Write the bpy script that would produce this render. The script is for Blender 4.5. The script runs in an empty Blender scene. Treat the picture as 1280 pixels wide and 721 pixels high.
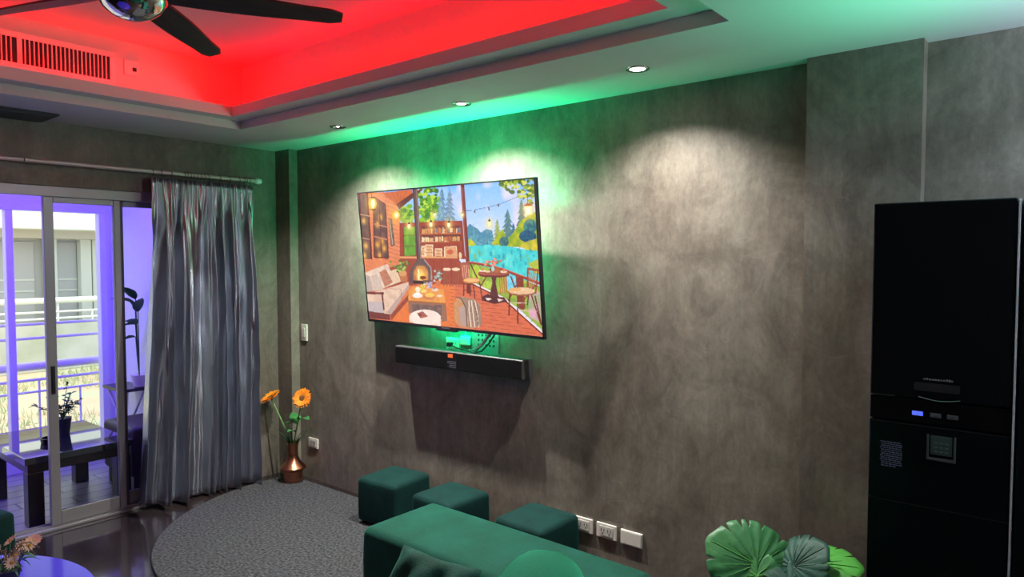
import bpy, bmesh, math, random
import numpy as np
from mathutils import Vector, Matrix, Euler
random.seed(7)
PI = math.pi
R = math.radians
scene = bpy.context.scene
COL = scene.collection

# ------------------------------------------------------------------ helpers
def lin(c):
    out = []
    for v in c[:3]:
        v /= 255.0
        out.append(v / 12.92 if v <= .04045 else ((v + .055) / 1.055) ** 2.4)
    return tuple(out)

def mat(name, color, rough=.6, metal=0., spec=.5, emit=None, estr=0., sheen=0., sheen_tint=None, coat=0.,
        noise=None, bump=None, trans=0.):
    """noise=(scale, colour2, stretch xyz, lo, hi)  bump=(scale, strength, stretch)"""
    m = bpy.data.materials.new(name); m.use_nodes = True
    nt = m.node_tree; b = nt.nodes['Principled BSDF']
    b.inputs['Base Color'].default_value = (*color, 1)
    b.inputs['Roughness'].default_value = rough
    b.inputs['Metallic'].default_value = metal
    b.inputs['Specular IOR Level'].default_value = spec
    b.inputs['Coat Weight'].default_value = coat
    b.inputs['Transmission Weight'].default_value = trans
    if sheen:
        b.inputs['Sheen Weight'].default_value = sheen
        b.inputs['Sheen Roughness'].default_value = .35
        if sheen_tint: b.inputs['Sheen Tint'].default_value = (*sheen_tint, 1)
    if emit:
        b.inputs['Emission Color'].default_value = (*emit, 1)
        b.inputs['Emission Strength'].default_value = estr
    if noise or bump:
        tc = nt.nodes.new('ShaderNodeTexCoord')
    if noise:
        sc, c2, st, lo, hi = noise
        mp = nt.nodes.new('ShaderNodeMapping'); mp.inputs['Scale'].default_value = st
        nz = nt.nodes.new('ShaderNodeTexNoise'); nz.inputs['Scale'].default_value = sc
        nz.inputs['Detail'].default_value = 6; nz.inputs['Roughness'].default_value = .6
        rp = nt.nodes.new('ShaderNodeValToRGB')
        rp.color_ramp.elements[0].position = lo; rp.color_ramp.elements[0].color = (*color, 1)
        rp.color_ramp.elements[1].position = hi; rp.color_ramp.elements[1].color = (*c2, 1)
        nt.links.new(tc.outputs['Object'], mp.inputs[0]); nt.links.new(mp.outputs[0], nz.inputs['Vector'])
        nt.links.new(nz.outputs['Fac'], rp.inputs[0]); nt.links.new(rp.outputs[0], b.inputs['Base Color'])
    if bump:
        sc, s, st = bump
        mp = nt.nodes.new('ShaderNodeMapping'); mp.inputs['Scale'].default_value = st
        nz = nt.nodes.new('ShaderNodeTexNoise'); nz.inputs['Scale'].default_value = sc
        nz.inputs['Detail'].default_value = 5
        bp = nt.nodes.new('ShaderNodeBump'); bp.inputs['Strength'].default_value = s
        bp.inputs['Distance'].default_value = .01
        nt.links.new(tc.outputs['Object'], mp.inputs[0]); nt.links.new(mp.outputs[0], nz.inputs['Vector'])
        nt.links.new(nz.outputs['Fac'], bp.inputs['Height']); nt.links.new(bp.outputs[0], b.inputs['Normal'])
    return m

def obj(name, bm, m, parent=None, smooth=False, angle=40):
    me = bpy.data.meshes.new(name)
    bmesh.ops.recalc_face_normals(bm, faces=bm.faces[:])
    bm.to_mesh(me); bm.free()
    for x in (m if isinstance(m, (list, tuple)) else [m]): me.materials.append(x)
    if smooth:
        me.shade_smooth()
        if angle: me.set_sharp_from_angle(angle=R(angle))
    o = bpy.data.objects.new(name, me); COL.objects.link(o)
    if parent: o.parent = parent
    return o

def tag(o, label, cat, group=None):
    o['label'] = label; o['category'] = cat
    if group: o['group'] = group
    return o

def thing(name, label, cat, loc=(0, 0, 0), rot=(0, 0, 0), group=None):
    o = bpy.data.objects.new(name, None); COL.objects.link(o)
    o.location = loc; o.rotation_euler = rot; o.empty_display_size = .1
    return tag(o, label, cat, group)

def struct(name, bm, m, parent=None, **k):
    o = obj(name, bm, m, parent, **k)
    if not parent: o['kind'] = 'structure'
    return o

def BM(): return bmesh.new()

def box(bm, x0, x1, y0, y1, z0, z1, bev=0., seg=2, mi=0, M=None):
    r = bmesh.ops.create_cube(bm, size=1)
    vs = r['verts']
    bmesh.ops.scale(bm, vec=(abs(x1 - x0), abs(y1 - y0), abs(z1 - z0)), verts=vs)
    bmesh.ops.translate(bm, vec=((x0 + x1) / 2, (y0 + y1) / 2, (z0 + z1) / 2), verts=vs)
    fs = {f for v in vs for f in v.link_faces}
    if bev:
        es = list({e for v in vs for e in v.link_edges})
        rb = bmesh.ops.bevel(bm, geom=es, offset=bev, segments=seg, profile=.5, affect='EDGES', clamp_overlap=True)
        fs = {f for v in rb['verts'] for f in v.link_faces} | {f for f in fs if f.is_valid}
    for f in fs: f.material_index = mi
    vs = list({v for f in fs for v in f.verts})
    if M is not None: bmesh.ops.transform(bm, matrix=M, verts=vs)
    return vs

def tube(bm, pts, rad, seg=8, closed=False, cap=True, mi=0):
    pts = [Vector(p) for p in pts]
    n = len(pts)
    rr = rad if isinstance(rad, (list, tuple)) else [rad] * n
    rings = []
    up = Vector((0, 0, 1))
    prev = None
    for i, p in enumerate(pts):
        if closed: d = pts[(i + 1) % n] - pts[i - 1]
        else: d = pts[min(i + 1, n - 1)] - pts[max(i - 1, 0)]
        d.normalize()
        if prev is None:
            a = d.cross(up if abs(d.z) < .9 else Vector((1, 0, 0))).normalized()
        else:
            a = (prev - d * prev.dot(d)).normalized()
        prev = a
        b = d.cross(a)
        rings.append([bm.verts.new(p + (a * math.cos(t) + b * math.sin(t)) * rr[i])
                      for t in [2 * PI * k / seg for k in range(seg)]])
    m = n if closed else n - 1
    for i in range(m):
        A, B = rings[i], rings[(i + 1) % n]
        for k in range(seg):
            f = bm.faces.new((A[k], A[(k + 1) % seg], B[(k + 1) % seg], B[k])); f.material_index = mi
    if cap and not closed:
        f = bm.faces.new(rings[0][::-1]); f.material_index = mi
        f = bm.faces.new(rings[-1]); f.material_index = mi

def lathe(bm, prof, seg=32, c=(0, 0, 0), axis='z', mi=0, cap=True):
    rings = []
    for r, z in prof:
        ring = []
        for k in range(seg):
            t = 2 * PI * k / seg
            x, y = r * math.cos(t), r * math.sin(t)
            p = (x, y, z) if axis == 'z' else ((z, x, y) if axis == 'x' else (x, z, y))
            ring.append(bm.verts.new((p[0] + c[0], p[1] + c[1], p[2] + c[2])))
        rings.append(ring)
    for A, B in zip(rings, rings[1:]):
        for k in range(seg):
            f = bm.faces.new((A[k], A[(k + 1) % seg], B[(k + 1) % seg], B[k])); f.material_index = mi
    if cap:
        for ring, pr in ((rings[0], prof[0]), (rings[-1], prof[-1])):
            if pr[0] > 1e-5:
                f = bm.faces.new(ring); f.material_index = mi
    return rings

def prism(bm, pts, h0, h1, plane='xy', mi=0):
    def P(a, b, h):
        return (a, b, h) if plane == 'xy' else ((a, h, b) if plane == 'xz' else (h, a, b))
    A = [bm.verts.new(P(a, b, h0)) for a, b in pts]
    B = [bm.verts.new(P(a, b, h1)) for a, b in pts]
    fs = [bm.faces.new(A[::-1]), bm.faces.new(B)]
    n = len(pts)
    for i in range(n):
        fs.append(bm.faces.new((A[i], A[(i + 1) % n], B[(i + 1) % n], B[i])))
    for f in fs: f.material_index = mi
    return fs

def mod_bevel(o, w, s=3):
    m = o.modifiers.new('b', 'BEVEL'); m.width = w; m.segments = s; m.limit_method = 'ANGLE'
    return o

# ------------------------------------------------------------------ materials
def wall_material():
    m = bpy.data.materials.new('polished_plaster'); m.use_nodes = True
    nt = m.node_tree; N = nt.nodes.new; L = nt.links.new
    b = nt.nodes['Principled BSDF']
    tc = N('ShaderNodeTexCoord')
    def noise(scale, stretch, detail=6, rough=.6, dist=0.):
        mp = N('ShaderNodeMapping'); mp.inputs['Scale'].default_value = stretch
        n = N('ShaderNodeTexNoise'); n.inputs['Scale'].default_value = scale
        n.inputs['Detail'].default_value = detail; n.inputs['Roughness'].default_value = rough
        n.inputs['Distortion'].default_value = dist
        L(tc.outputs['Object'], mp.inputs[0]); L(mp.outputs[0], n.inputs['Vector'])
        return n.outputs['Fac']
    def ramp(f, p0, c0, p1, c1):
        r = N('ShaderNodeValToRGB')
        r.color_ramp.elements[0].position = p0; r.color_ramp.elements[0].color = (*c0, 1)
        r.color_ramp.elements[1].position = p1; r.color_ramp.elements[1].color = (*c1, 1)
        L(f, r.inputs[0]); return r.outputs[0]
    def mix(a, bb, f, mode='MIX'):
        x = N('ShaderNodeMix'); x.data_type = 'RGBA'; x.blend_type = mode
        if isinstance(f, float): x.inputs[0].default_value = f
        else: L(f, x.inputs[0])
        L(a, x.inputs[6]); L(bb, x.inputs[7]); return x.outputs[2]
    big = ramp(noise(1.3, (1, 1, .8), 8, .62, .6), .32, (.118, .098, .082), .68, (.258, .238, .202))
    mid = ramp(noise(4.2, (1, 1, .75), 9, .72, 1.6), .3, (.66, .64, .62), .72, (1.28, 1.26, 1.23))
    streak = ramp(noise(7, (1.6, 1.6, .2), 6, .65, .7), .3, (.78, .77, .755), .7, (1.1, 1.1, 1.1))
    fine = ramp(noise(60, (1, 1, .6), 4, .7), .3, (.85, .85, .85), .7, (1.12, 1.12, 1.12))
    c = mix(mix(mix(big, mid, 1., 'MULTIPLY'), streak, 1., 'MULTIPLY'), fine, 1., 'MULTIPLY')
    ridge = noise(1.1, (1, 1, 1.4), 3, .5, 2.2)
    sub = N('ShaderNodeMath'); sub.operation = 'SUBTRACT'; L(ridge, sub.inputs[0]); sub.inputs[1].default_value = .5
    ab = N('ShaderNodeMath'); ab.operation = 'ABSOLUTE'; L(sub.outputs[0], ab.inputs[0])
    sc = ramp(ab.outputs[0], 0., (.16,) * 3, .005, (0, 0, 0))
    mask = ramp(noise(2.3, (1, 1, 1), 3), .5, (0, 0, 0), .62, (1, 1, 1))
    lm = mix(sc, mask, 1., 'MULTIPLY')
    c = mix(c, ramp(mid, 0, (.36, .35, .32), 1, (.40, .39, .36)), lm)
    L(c, b.inputs['Base Color'])
    rr = ramp(noise(6, (1, 1, .5), 6, .7, .5), .3, (.36,) * 3, .7, (.62,) * 3)
    L(rr, b.inputs['Roughness'])
    b.inputs['Specular IOR Level'].default_value = .45
    bp = N('ShaderNodeBump'); bp.inputs['Strength'].default_value = .22; bp.inputs['Distance'].default_value = .008
    L(noise(14, (1, 1, .5), 8, .7, 1.), bp.inputs['Height']); L(bp.outputs[0], b.inputs['Normal'])
    return m

def tile_material():
    m = bpy.data.materials.new('balcony_tiles'); m.use_nodes = True
    nt = m.node_tree; b = nt.nodes['Principled BSDF']
    tc = nt.nodes.new('ShaderNodeTexCoord')
    mp = nt.nodes.new('ShaderNodeMapping'); mp.inputs['Rotation'].default_value = (0, 0, PI / 2)
    br = nt.nodes.new('ShaderNodeTexBrick')
    br.inputs['Scale'].default_value = 1.; br.inputs['Brick Width'].default_value = .60
    br.inputs['Row Height'].default_value = .15; br.inputs['Mortar Size'].default_value = .007
    br.inputs['Color1'].default_value = (.30, .29, .30, 1); br.inputs['Color2'].default_value = (.24, .23, .24, 1)
    br.inputs['Mortar'].default_value = (.03, .03, .035, 1)
    nt.links.new(tc.outputs['Object'], mp.inputs[0]); nt.links.new(mp.outputs[0], br.inputs['Vector'])
    nt.links.new(br.outputs['Color'], b.inputs['Base Color'])
    b.inputs['Roughness'].default_value = .3
    return m

def glass_material(name, tint=(.95, .97, 1.)):
    m = bpy.data.materials.new(name); m.use_nodes = True
    nt = m.node_tree; nt.nodes.clear()
    out = nt.nodes.new('ShaderNodeOutputMaterial'); mx = nt.nodes.new('ShaderNodeMixShader')
    fr = nt.nodes.new('ShaderNodeFresnel'); fr.inputs[0].default_value = 1.35
    t = nt.nodes.new('ShaderNodeBsdfTransparent'); t.inputs[0].default_value = (*tint, 1)
    g = nt.nodes.new('ShaderNodeBsdfGlossy'); g.inputs['Roughness'].default_value = .02
    nt.links.new(fr.outputs[0], mx.inputs[0]); nt.links.new(t.outputs[0], mx.inputs[1])
    nt.links.new(g.outputs[0], mx.inputs[2]); nt.links.new(mx.outputs[0], out.inputs[0])
    return m

M_wall = wall_material()
M_ceil = mat('ceiling_paint', (.70, .70, .69), .75)
M_white = mat('white_paint', (.78, .78, .78), .5)
M_floor = mat('dark_polished_floor', (.016, .012, .012), .13, spec=.6, coat=.3,
              noise=(3, (.035, .027, .026), (1, 1, 1), .35, .7), bump=(2.5, .02, (1, 1, 1)))
M_alu = mat('aluminium', (.30, .29, .30), .38, .45)
M_aludark = mat('dark_aluminium', (.09, .085, .09), .45, .4)
M_black = mat('black_plastic', (.012, .012, .013), .35)
M_blackgloss = mat('black_gloss', (.004, .004, .005), .10, spec=.4)
M_chrome = mat('chrome', (.75, .75, .75), .08, 1.)
M_steel = mat('steel', (.55, .55, .55), .25, 1.)
M_blade = mat('fan_blade_wood', (.012, .009, .009), .35, noise=(14, (.045, .03, .03), (.35, 6, 1), .45, .75))
M_velvet = mat('green_velvet', (.003, .050, .032), .85, spec=.2, sheen=.25, sheen_tint=(.12, .75, .5),
               noise=(7, (.005, .075, .05), (1, 1, 1), .35, .7), bump=(140, .25, (1, 1, 1)))
M_velvet_teal = mat('teal_velvet', (.0015, .020, .018), .85, spec=.2, sheen=.22, sheen_tint=(.1, .6, .5),
                    noise=(8, (.003, .038, .033), (1, 1, 1), .35, .7), bump=(140, .25, (1, 1, 1)))
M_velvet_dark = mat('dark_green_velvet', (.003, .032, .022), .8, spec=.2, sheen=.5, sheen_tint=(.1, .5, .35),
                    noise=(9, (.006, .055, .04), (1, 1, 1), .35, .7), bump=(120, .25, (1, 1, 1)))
M_rug = mat('grey_shag', (.022, .024, .027), .95, spec=.1, sheen=.08,
            noise=(62, (.13, .138, .145), (1, 1, 1), .38, .70), bump=(160, .9, (1, 1, 1)))
M_curtain = mat('satin_curtain', (.45, .47, .54), .27, .98, spec=.6,
                noise=(5, (.58, .60, .68), (1, 2.5, .5), .3, .75), bump=(22, .30, (1, 5, .22)))
M_copper = mat('copper', (.62, .26, .15), .28, 1., noise=(20, (.42, .15, .09), (1, 1, 3), .4, .7))
M_petal = mat('orange_petal', (.95, .36, .015), .6, noise=(40, (.85, .22, .01), (1, 1, 1), .4, .7))
M_disc = mat('seed_disc', (.10, .035, .008), .9, noise=(150, (.35, .16, .02), (1, 1, 1), .45, .7))
M_stem = mat('stem_green', (.14, .32, .09), .55)
M_leaf = mat('leaf_green', (.035, .20, .045), .5, noise=(18, (.06, .28, .07), (1, 1, 1), .35, .7))
M_grass = mat('dark_leaf', (.02, .10, .035), .6)
M_monst = mat('monstera_green', (.026, .15, .048), .42, noise=(9, (.06, .25, .085), (1, 1, 1), .35, .7), bump=(25, .3, (1, 1, 1)))
M_monst2 = mat('monstera_blue_green', (.012, .062, .045), .5, spec=.3, noise=(12, (.025, .10, .07), (1, 1, 1), .35, .7), bump=(25, .3, (1, 1, 1)))
M_monst3 = mat('monstera_bright', (.07, .34, .05), .42, noise=(12, (.10, .42, .07), (1, 1, 1), .35, .7))
M_terra = mat('dark_pot', (.03, .03, .032), .5)
M_plate = mat('ivory_plastic', (.72, .69, .62), .4)
M_socket = mat('socket_face', (.60, .58, .53), .45)
M_slot = mat('socket_slot', (.02, .02, .02), .6)
M_wood = mat('dark_wenge', (.018, .011, .009), .3, noise=(10, (.04, .025, .02), (1, 1, .2), .4, .7))
M_tabletop = mat('black_glass_top', (.018, .017, .022), .04, spec=1., coat=1.)
M_leather = mat('brown_leather', (.05, .032, .030), .5, bump=(60, .2, (1, 1, 1)))
M_glass = glass_material('window_glass')
M_balc = mat('balcony_paint', (.80, .80, .80), .6)
M_tile = tile_material()

# ------------------------------------------------------------------ main numbers
H = 2.54
YW = 3.14          # television wall
XL = -4.909        # window wall, room face
XO = -5.05         # window wall, balcony face
XR, YB = 2.6, -3.0

# ------------------------------------------------------------------ camera
cam = bpy.data.cameras.new('camera'); co = bpy.data.objects.new('camera', cam); COL.objects.link(co)
co.location = (0, 0, 1.704)
co.rotation_euler = (R(90 - 2.468), 0, R(39.336))
cam.sensor_width = 36; cam.lens = 870 / 1280 * 36; cam.clip_start = .02; cam.clip_end = 200
scene.camera = co

# ------------------------------------------------------------------ room shell
bm = BM(); box(bm, XO, XR, YB, YW + .1, -.12, 0); struct('floor', bm, M_floor)

OX0, OX1, OY0, OY1 = -4.258, -.987, -.25, 2.412      # tray opening
LX0, LX1, LY0, LY1 = -4.150, -1.165, -.14, 2.296     # lip opening
TX0, TX1, TY0, TY1 = -4.30, -1.0, -.28, 2.45         # tray walls
Z1, Z2, Z3 = 2.592, 2.655, 2.95
bm = BM()
def ring_slab(bm, o, i, z0, z1):
    (a0, a1, b0, b1), (c0, c1, d0, d1) = o, i
    xs = [a0, c0, c1, a1]; ys = [b0, d0, d1, b1]
    V = {(i_, j, k): bm.verts.new((xs[i_], ys[j], z)) for i_ in range(4) for j in range(4) for k, z in enumerate((z0, z1))}
    for i_ in range(3):
        for j in range(3):
            if (i_, j) == (1, 1): continue
            for k in range(2):
                bm.faces.new((V[i_, j, k], V[i_ + 1, j, k], V[i_ + 1, j + 1, k], V[i_, j + 1, k]))
    for (p, q) in (((1, 1), (2, 1)), ((2, 1), (2, 2)), ((2, 2), (1, 2)), ((1, 2), (1, 1))):
        bm.faces.new((V[(*p, 0)], V[(*q, 0)], V[(*q, 1)], V[(*p, 1)]))
ring_slab(bm, (XO, XR, YB, YW + .12), (OX0, OX1, OY0, OY1), H, Z1)
ring_slab(bm, (XO, XR, YB, YW + .12), (LX0, LX1, LY0, LY1), Z1 + .0005, Z2)
ring_slab(bm, (XO, XR, YB, YW + .12), (TX0, TX1, TY0, TY1), Z2 + .0005, Z3)
box(bm, TX0 - .1, TX1 + .1, TY0 - .1, TY1 + .1, Z3, Z3 + .06)
struct('ceiling', bm, M_ceil)

bm = BM(); box(bm, XO, XR, YW, YW + .15, 0, H); struct('wall_back', bm, M_wall)
bm = BM(); box(bm, XL, -4.722, 3.067, YW, 0, H); struct('trim_1', bm, M_wall)
bm = BM(); box(bm, -.913, -.487, 3.06, YW, 0, H); struct('trim_2', bm, M_wall)
DY0, DY1, DZ = -.9, 2.42, 2.15
bm = BM()
box(bm, XO, XL, YB, DY0, 0, H); box(bm, XO, XL, DY1, YW, 0, H); box(bm, XO, XL, DY0, DY1, DZ, H)
struct('wall_left', bm, M_wall)
bm = BM(); box(bm, XR, XR + .12, YB, YW, 0, H); struct('wall_right', bm, M_wall)
bm = BM(); box(bm, XO, XR, YB - .12, YB, 0, H); struct('wall_front', bm, M_wall)

# sliding door ------------------------------------------------------
door = bpy.data.objects.new('door_1', None); COL.objects.link(door); door['kind'] = 'structure'
bm = BM()
box(bm, -5.03, -4.93, DY0, DY1, 2.10, DZ, .004); box(bm, -4.95, -4.925, DY0, DY1, 2.085, DZ, .003)
box(bm, -5.03, -4.93, DY0, DY0 + .04, 0, 2.10, .004); box(bm, -5.03, -4.93, DY1 - .04, DY1, 0, 2.10, .004)
box(bm, -5.04, -4.93, DY0, DY1, 0, .018, .003); box(bm, -4.962, -4.956, DY0, DY1, .018, .032); box(bm, -5.012, -5.006, DY0, DY1, .018, .032)
obj('door_frame', bm, M_alu, door)
def leaf(x, y0, y1, mdl, mdr, handle=None):
    e = bpy.data.objects.new('door_leaf', None); COL.objects.link(e); e.parent = door
    bm = BM(); box(bm, x - .018, x + .018, y0, y0 + .055, .03, 2.095, .003); obj('stile', bm, mdl, e)
    bm = BM(); box(bm, x - .018, x + .018, y1 - .04, y1, .03, 2.095, .003); obj('stile', bm, mdr, e)
    bm = BM(); box(bm, x - .016, x + .016, y0 + .055, y1 - .04, .03, .115, .003)
    box(bm, x - .016, x + .016, y0 + .055, y1 - .04, 2.05, 2.095, .003); obj('rail', bm, M_alu, e)
    bm = BM(); box(bm, x - .003, x + .003, y0 + .055, y1 - .04, .115, 2.05); obj('pane', bm, M_glass, e)
    if handle:
        bm = BM(); box(bm, x + .0181, x + .024, y0 + .018, y0 + .040, .86, 1.035, .004)
        box(bm, x + .024, x + .030, y0 + .024, y0 + .034, .90, .95, .002); obj('latch', bm, M_black, e)
leaf(-4.962, 1.492, 1.935, M_alu, M_alu, True)
leaf(-5.008, 1.915, 2.40, M_aludark, M_aludark)
leaf(-5.008, -.85, .45, M_aludark, M_alu)

# access panel, downlights -----------------------------------------
root = thing('ceiling_hatch', 'dark grey louvred hatch in the ceiling by the window wall', 'hatch', (-4.76, 1.02, H))
bm = BM(); box(bm, -.15, .15, -.47, .47, -.012, 0, .003); obj('hatch_frame', bm, mat('hatch_grey', (.06, .06, .065), .6), root)
M_hs = mat('hatch_slat', (.09, .09, .095), .6)
for k in range(9):
    bm = BM(); box(bm, -.13 + k * .03, -.112 + k * .03, -.44, .44, -.018, -.0121); obj('louvre', bm, M_hs, root)

M_lamp = mat('lamp_glow', (1, 1, 1), .5, emit=(1, .97, .92), estr=14)
M_lampdim = mat('lamp_glow_dim', (1, 1, 1), .5, emit=(1, .97, .92), estr=5)
dl_pos = [(-3.677, 2.745), (-2.624, 2.77), (-1.543, 2.757)]
dl_lab = ['round recessed downlight in the ceiling above the left end of the television',
          'round recessed downlight in the ceiling above the middle of the television',
          'bright round recessed downlight in the ceiling to the right of the television']
for (x, y), lab, rb, pw in zip(dl_pos, dl_lab, (.010, .024, .036), (200, 205, 128)):
    root = thing('downlight', lab, 'downlight', (x, y, H), group='recessed downlights along the television wall')
    bm = BM(); lathe(bm, [(.034, -.001), (.036, -.004), (.046, -.006), (.052, -.003), (.053, 0), (.034, 0)], 32, cap=False)
    obj('trim_ring', bm, M_chrome, root, smooth=True)
    bm = BM(); lathe(bm, [(.0001, -.0035), (rb * .65, -.0030), (rb, -.0012)], 24, cap=False)
    obj('bulb', bm, M_lamp, root, smooth=True)
    bm = BM(); lathe(bm, [(rb, -.0010), (.034, -.0008)], 24, cap=False); obj('reflector', bm, M_steel, root, smooth=True)
    for p, spot, blend in ((pw, 132, 1.),):
        l = bpy.data.lights.new('downlight_beam', 'SPOT'); l.energy = p; l.spot_size = R(spot); l.spot_blend = blend
        l.shadow_soft_size = .012; l.color = (1, .96, .90)
        lo = bpy.data.objects.new('downlight_beam', l); COL.objects.link(lo); lo.location = (x, y, H - .012)

def area(name, loc, rot, sx, sy, p, color, spread=180):
    l = bpy.data.lights.new(name, 'AREA'); l.shape = 'RECTANGLE'; l.size = sx; l.size_y = sy; l.energy = p; l.color = color
    l.spread = R(spread)
    o = bpy.data.objects.new(name, l); COL.objects.link(o); o.location = loc; o.rotation_euler = rot
    return o

# cove LED strips on the hidden ledge --------------------------------
M_red = mat('red_led', (.1, 0, 0), .5, emit=(1, .0, .012), estr=1)
RED = (1, .0, .0)
zc = Z2 + .03
PR = 5.5
area('red_cove_strip', (TX0 + .06, (TY0 + TY1) / 2, zc), (0, R(180), 0), .04, TY1 - TY0 - .1, PR, RED)
area('red_cove_strip', (TX1 - .06, (TY0 + TY1) / 2, zc), (0, R(180), 0), .04, TY1 - TY0 - .1, PR, RED)
area('red_cove_strip', ((TX0 + TX1) / 2, TY1 - .06, zc), (R(180), 0, 0), TX1 - TX0 - .1, .04, PR * 1.2, RED)
area('red_cove_strip', ((TX0 + TX1) / 2, TY0 + .06, zc), (R(180), 0, 0), TX1 - TX0 - .1, .04, PR * 1.2, RED)

# air conditioner grille on the tray wall -----------------------------
root = thing('air_grille', 'long white air conditioner grille in the red lit tray wall', 'air vent', (TX0, 1.0, 2.78))
bm = BM()
g0, g1 = -.62, .645
box(bm, 0, .010, g0 - .03, g1 + .03, .065, .095, .002); box(bm, 0, .010, g0 - .03, g1 + .03, -.095, -.065, .002)
box(bm, 0, .010, g0 - .03, g0, -.065, .065); box(bm, 0, .010, g1, g1 + .03, -.065, .065)
box(bm, 0, .010, .20, .222, -.065, .065)
obj('frame', bm, M_white, root)
bm = BM(); box(bm, .0005, .003, g0, g1, -.065, .065); obj('duct', bm, M_slot, root)
k = g0 + .012
while k < g1 - .005:
    if not .19 < k < .23:
        bm = BM(); box(bm, .003, .012, k, k + .005, -.064, .064); obj('louvre', bm, M_white, root)
    k += .0205
root = thing('thermostat', 'small white control plate on the tray wall beside the air grille', 'thermostat', (TX0, 1.76, 2.805))
bm = BM(); box(bm, 0, .012, -.04, .04, -.045, .045, .004); obj('plate', bm, M_white, root)
bm = BM(); box(bm, .0121, .015, .004, .026, -.018, .004, .001); obj('sensor', bm, M_slot, root)

# ceiling fan ---------------------------------------------------------
hx, hy, hz = -2.62, 1.081, 2.65
fan = thing('ceiling_fan', 'dark bladed ceiling fan with chrome dome hung in the red tray', 'ceiling fan', (hx, hy, hz))
bm = BM()
prof = [(.0001, -.105), (.03, -.102), (.06, -.092), (.09, -.072), (.112, -.042), (.122, -.005), (.122, .02), (.10, .04), (.06, .05)]
lathe(bm, prof, 48); obj('motor_housing', bm, M_chrome, fan, smooth=True)
bm = BM(); lathe(bm, [(.022, .05), (.022, Z3 - hz - .05)], 16); lathe(bm, [(.03, Z3 - hz - .08), (.07, Z3 - hz - .04), (.075, Z3 - hz)], 24)
obj('downrod', bm, M_black, fan, smooth=True)
def blade_bm():
    bm = BM()
    n = 14; top = []; bot = []
    for i in range(n + 1):
        t = i / n; r = .10 + t * .625
        w = .052 + .010 * math.sin(PI * min(1, t * 1.3)) - .010 * t
        if t > .93: w *= .62
        tw = R(-14)
        z = -.012 * t
        a = Vector((r, w * math.cos(tw), z + w * math.sin(tw))); b = Vector((r, -w * math.cos(tw), z - w * math.sin(tw)))
        top.append((bm.verts.new(a), bm.verts.new(b)))
        bot.append((bm.verts.new(a - Vector((0, 0, .008))), bm.verts.new(b - Vector((0, 0, .008)))))
    for i in range(n):
        bm.faces.new((top[i][0], top[i][1], top[i + 1][1], top[i + 1][0]))
        bm.faces.new((bot[i][1], bot[i][0], bot[i + 1][0], bot[i + 1][1]))
        for s in (0, 1):
            bm.faces.new((top[i][s], top[i + 1][s], bot[i + 1][s], bot[i][s]))
    bm.faces.new((top[0][0], top[0][1], bot[0][1], bot[0][0])); bm.faces.new((top[n][0], top[n][1], bot[n][1], bot[n][0]))
    return bm
for k in range(5):
    o = obj('blade', blade_bm(), M_blade, fan, smooth=True); o.rotation_euler = (0, 0, R(58.5 + 72 * k))

# ------------------------------------------------------------------ curtain and rod
RX, RZ = -4.815, 2.283
rod = thing('curtain_rod', 'long pale curtain rod mounted above the sliding door', 'curtain rod', (RX, 0, RZ))
bm = BM(); tube(bm, [(0, -1., 0), (0, 1.36, 0)], .0135, 16); obj('pole', bm, mat('rod_paint', (.62, .58, .57), .35, .3), rod, smooth=True)
bm = BM(); tube(bm, [(0, 1.366, 0), (0, 2.85, 0)], .0135, 16); obj('pole', bm, bpy.data.materials['rod_paint'], rod, smooth=True)
bm = BM(); tube(bm, [(0, 1.35, 0), (0, 1.372, 0)], .011, 12); obj('joint', bm, M_black, rod, smooth=True)
bm = BM(); lathe(bm, [(.015, 2.838), (.022, 2.842), (.022, 2.878), (.018, 2.884)], 20, axis='y'); obj('finial', bm, M_white, rod, smooth=True)
for y in (-.3, 2.825):
    bm = BM(); tube(bm, [(0, y, 0), (XL - RX + .003, y, 0)], .008, 8); lathe(bm, [(.022, XL - RX), (.022, XL - RX + .006)], 16, c=(0, y, 0), axis='x')
    obj('bracket', bm, M_alu, rod, smooth=True)

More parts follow.
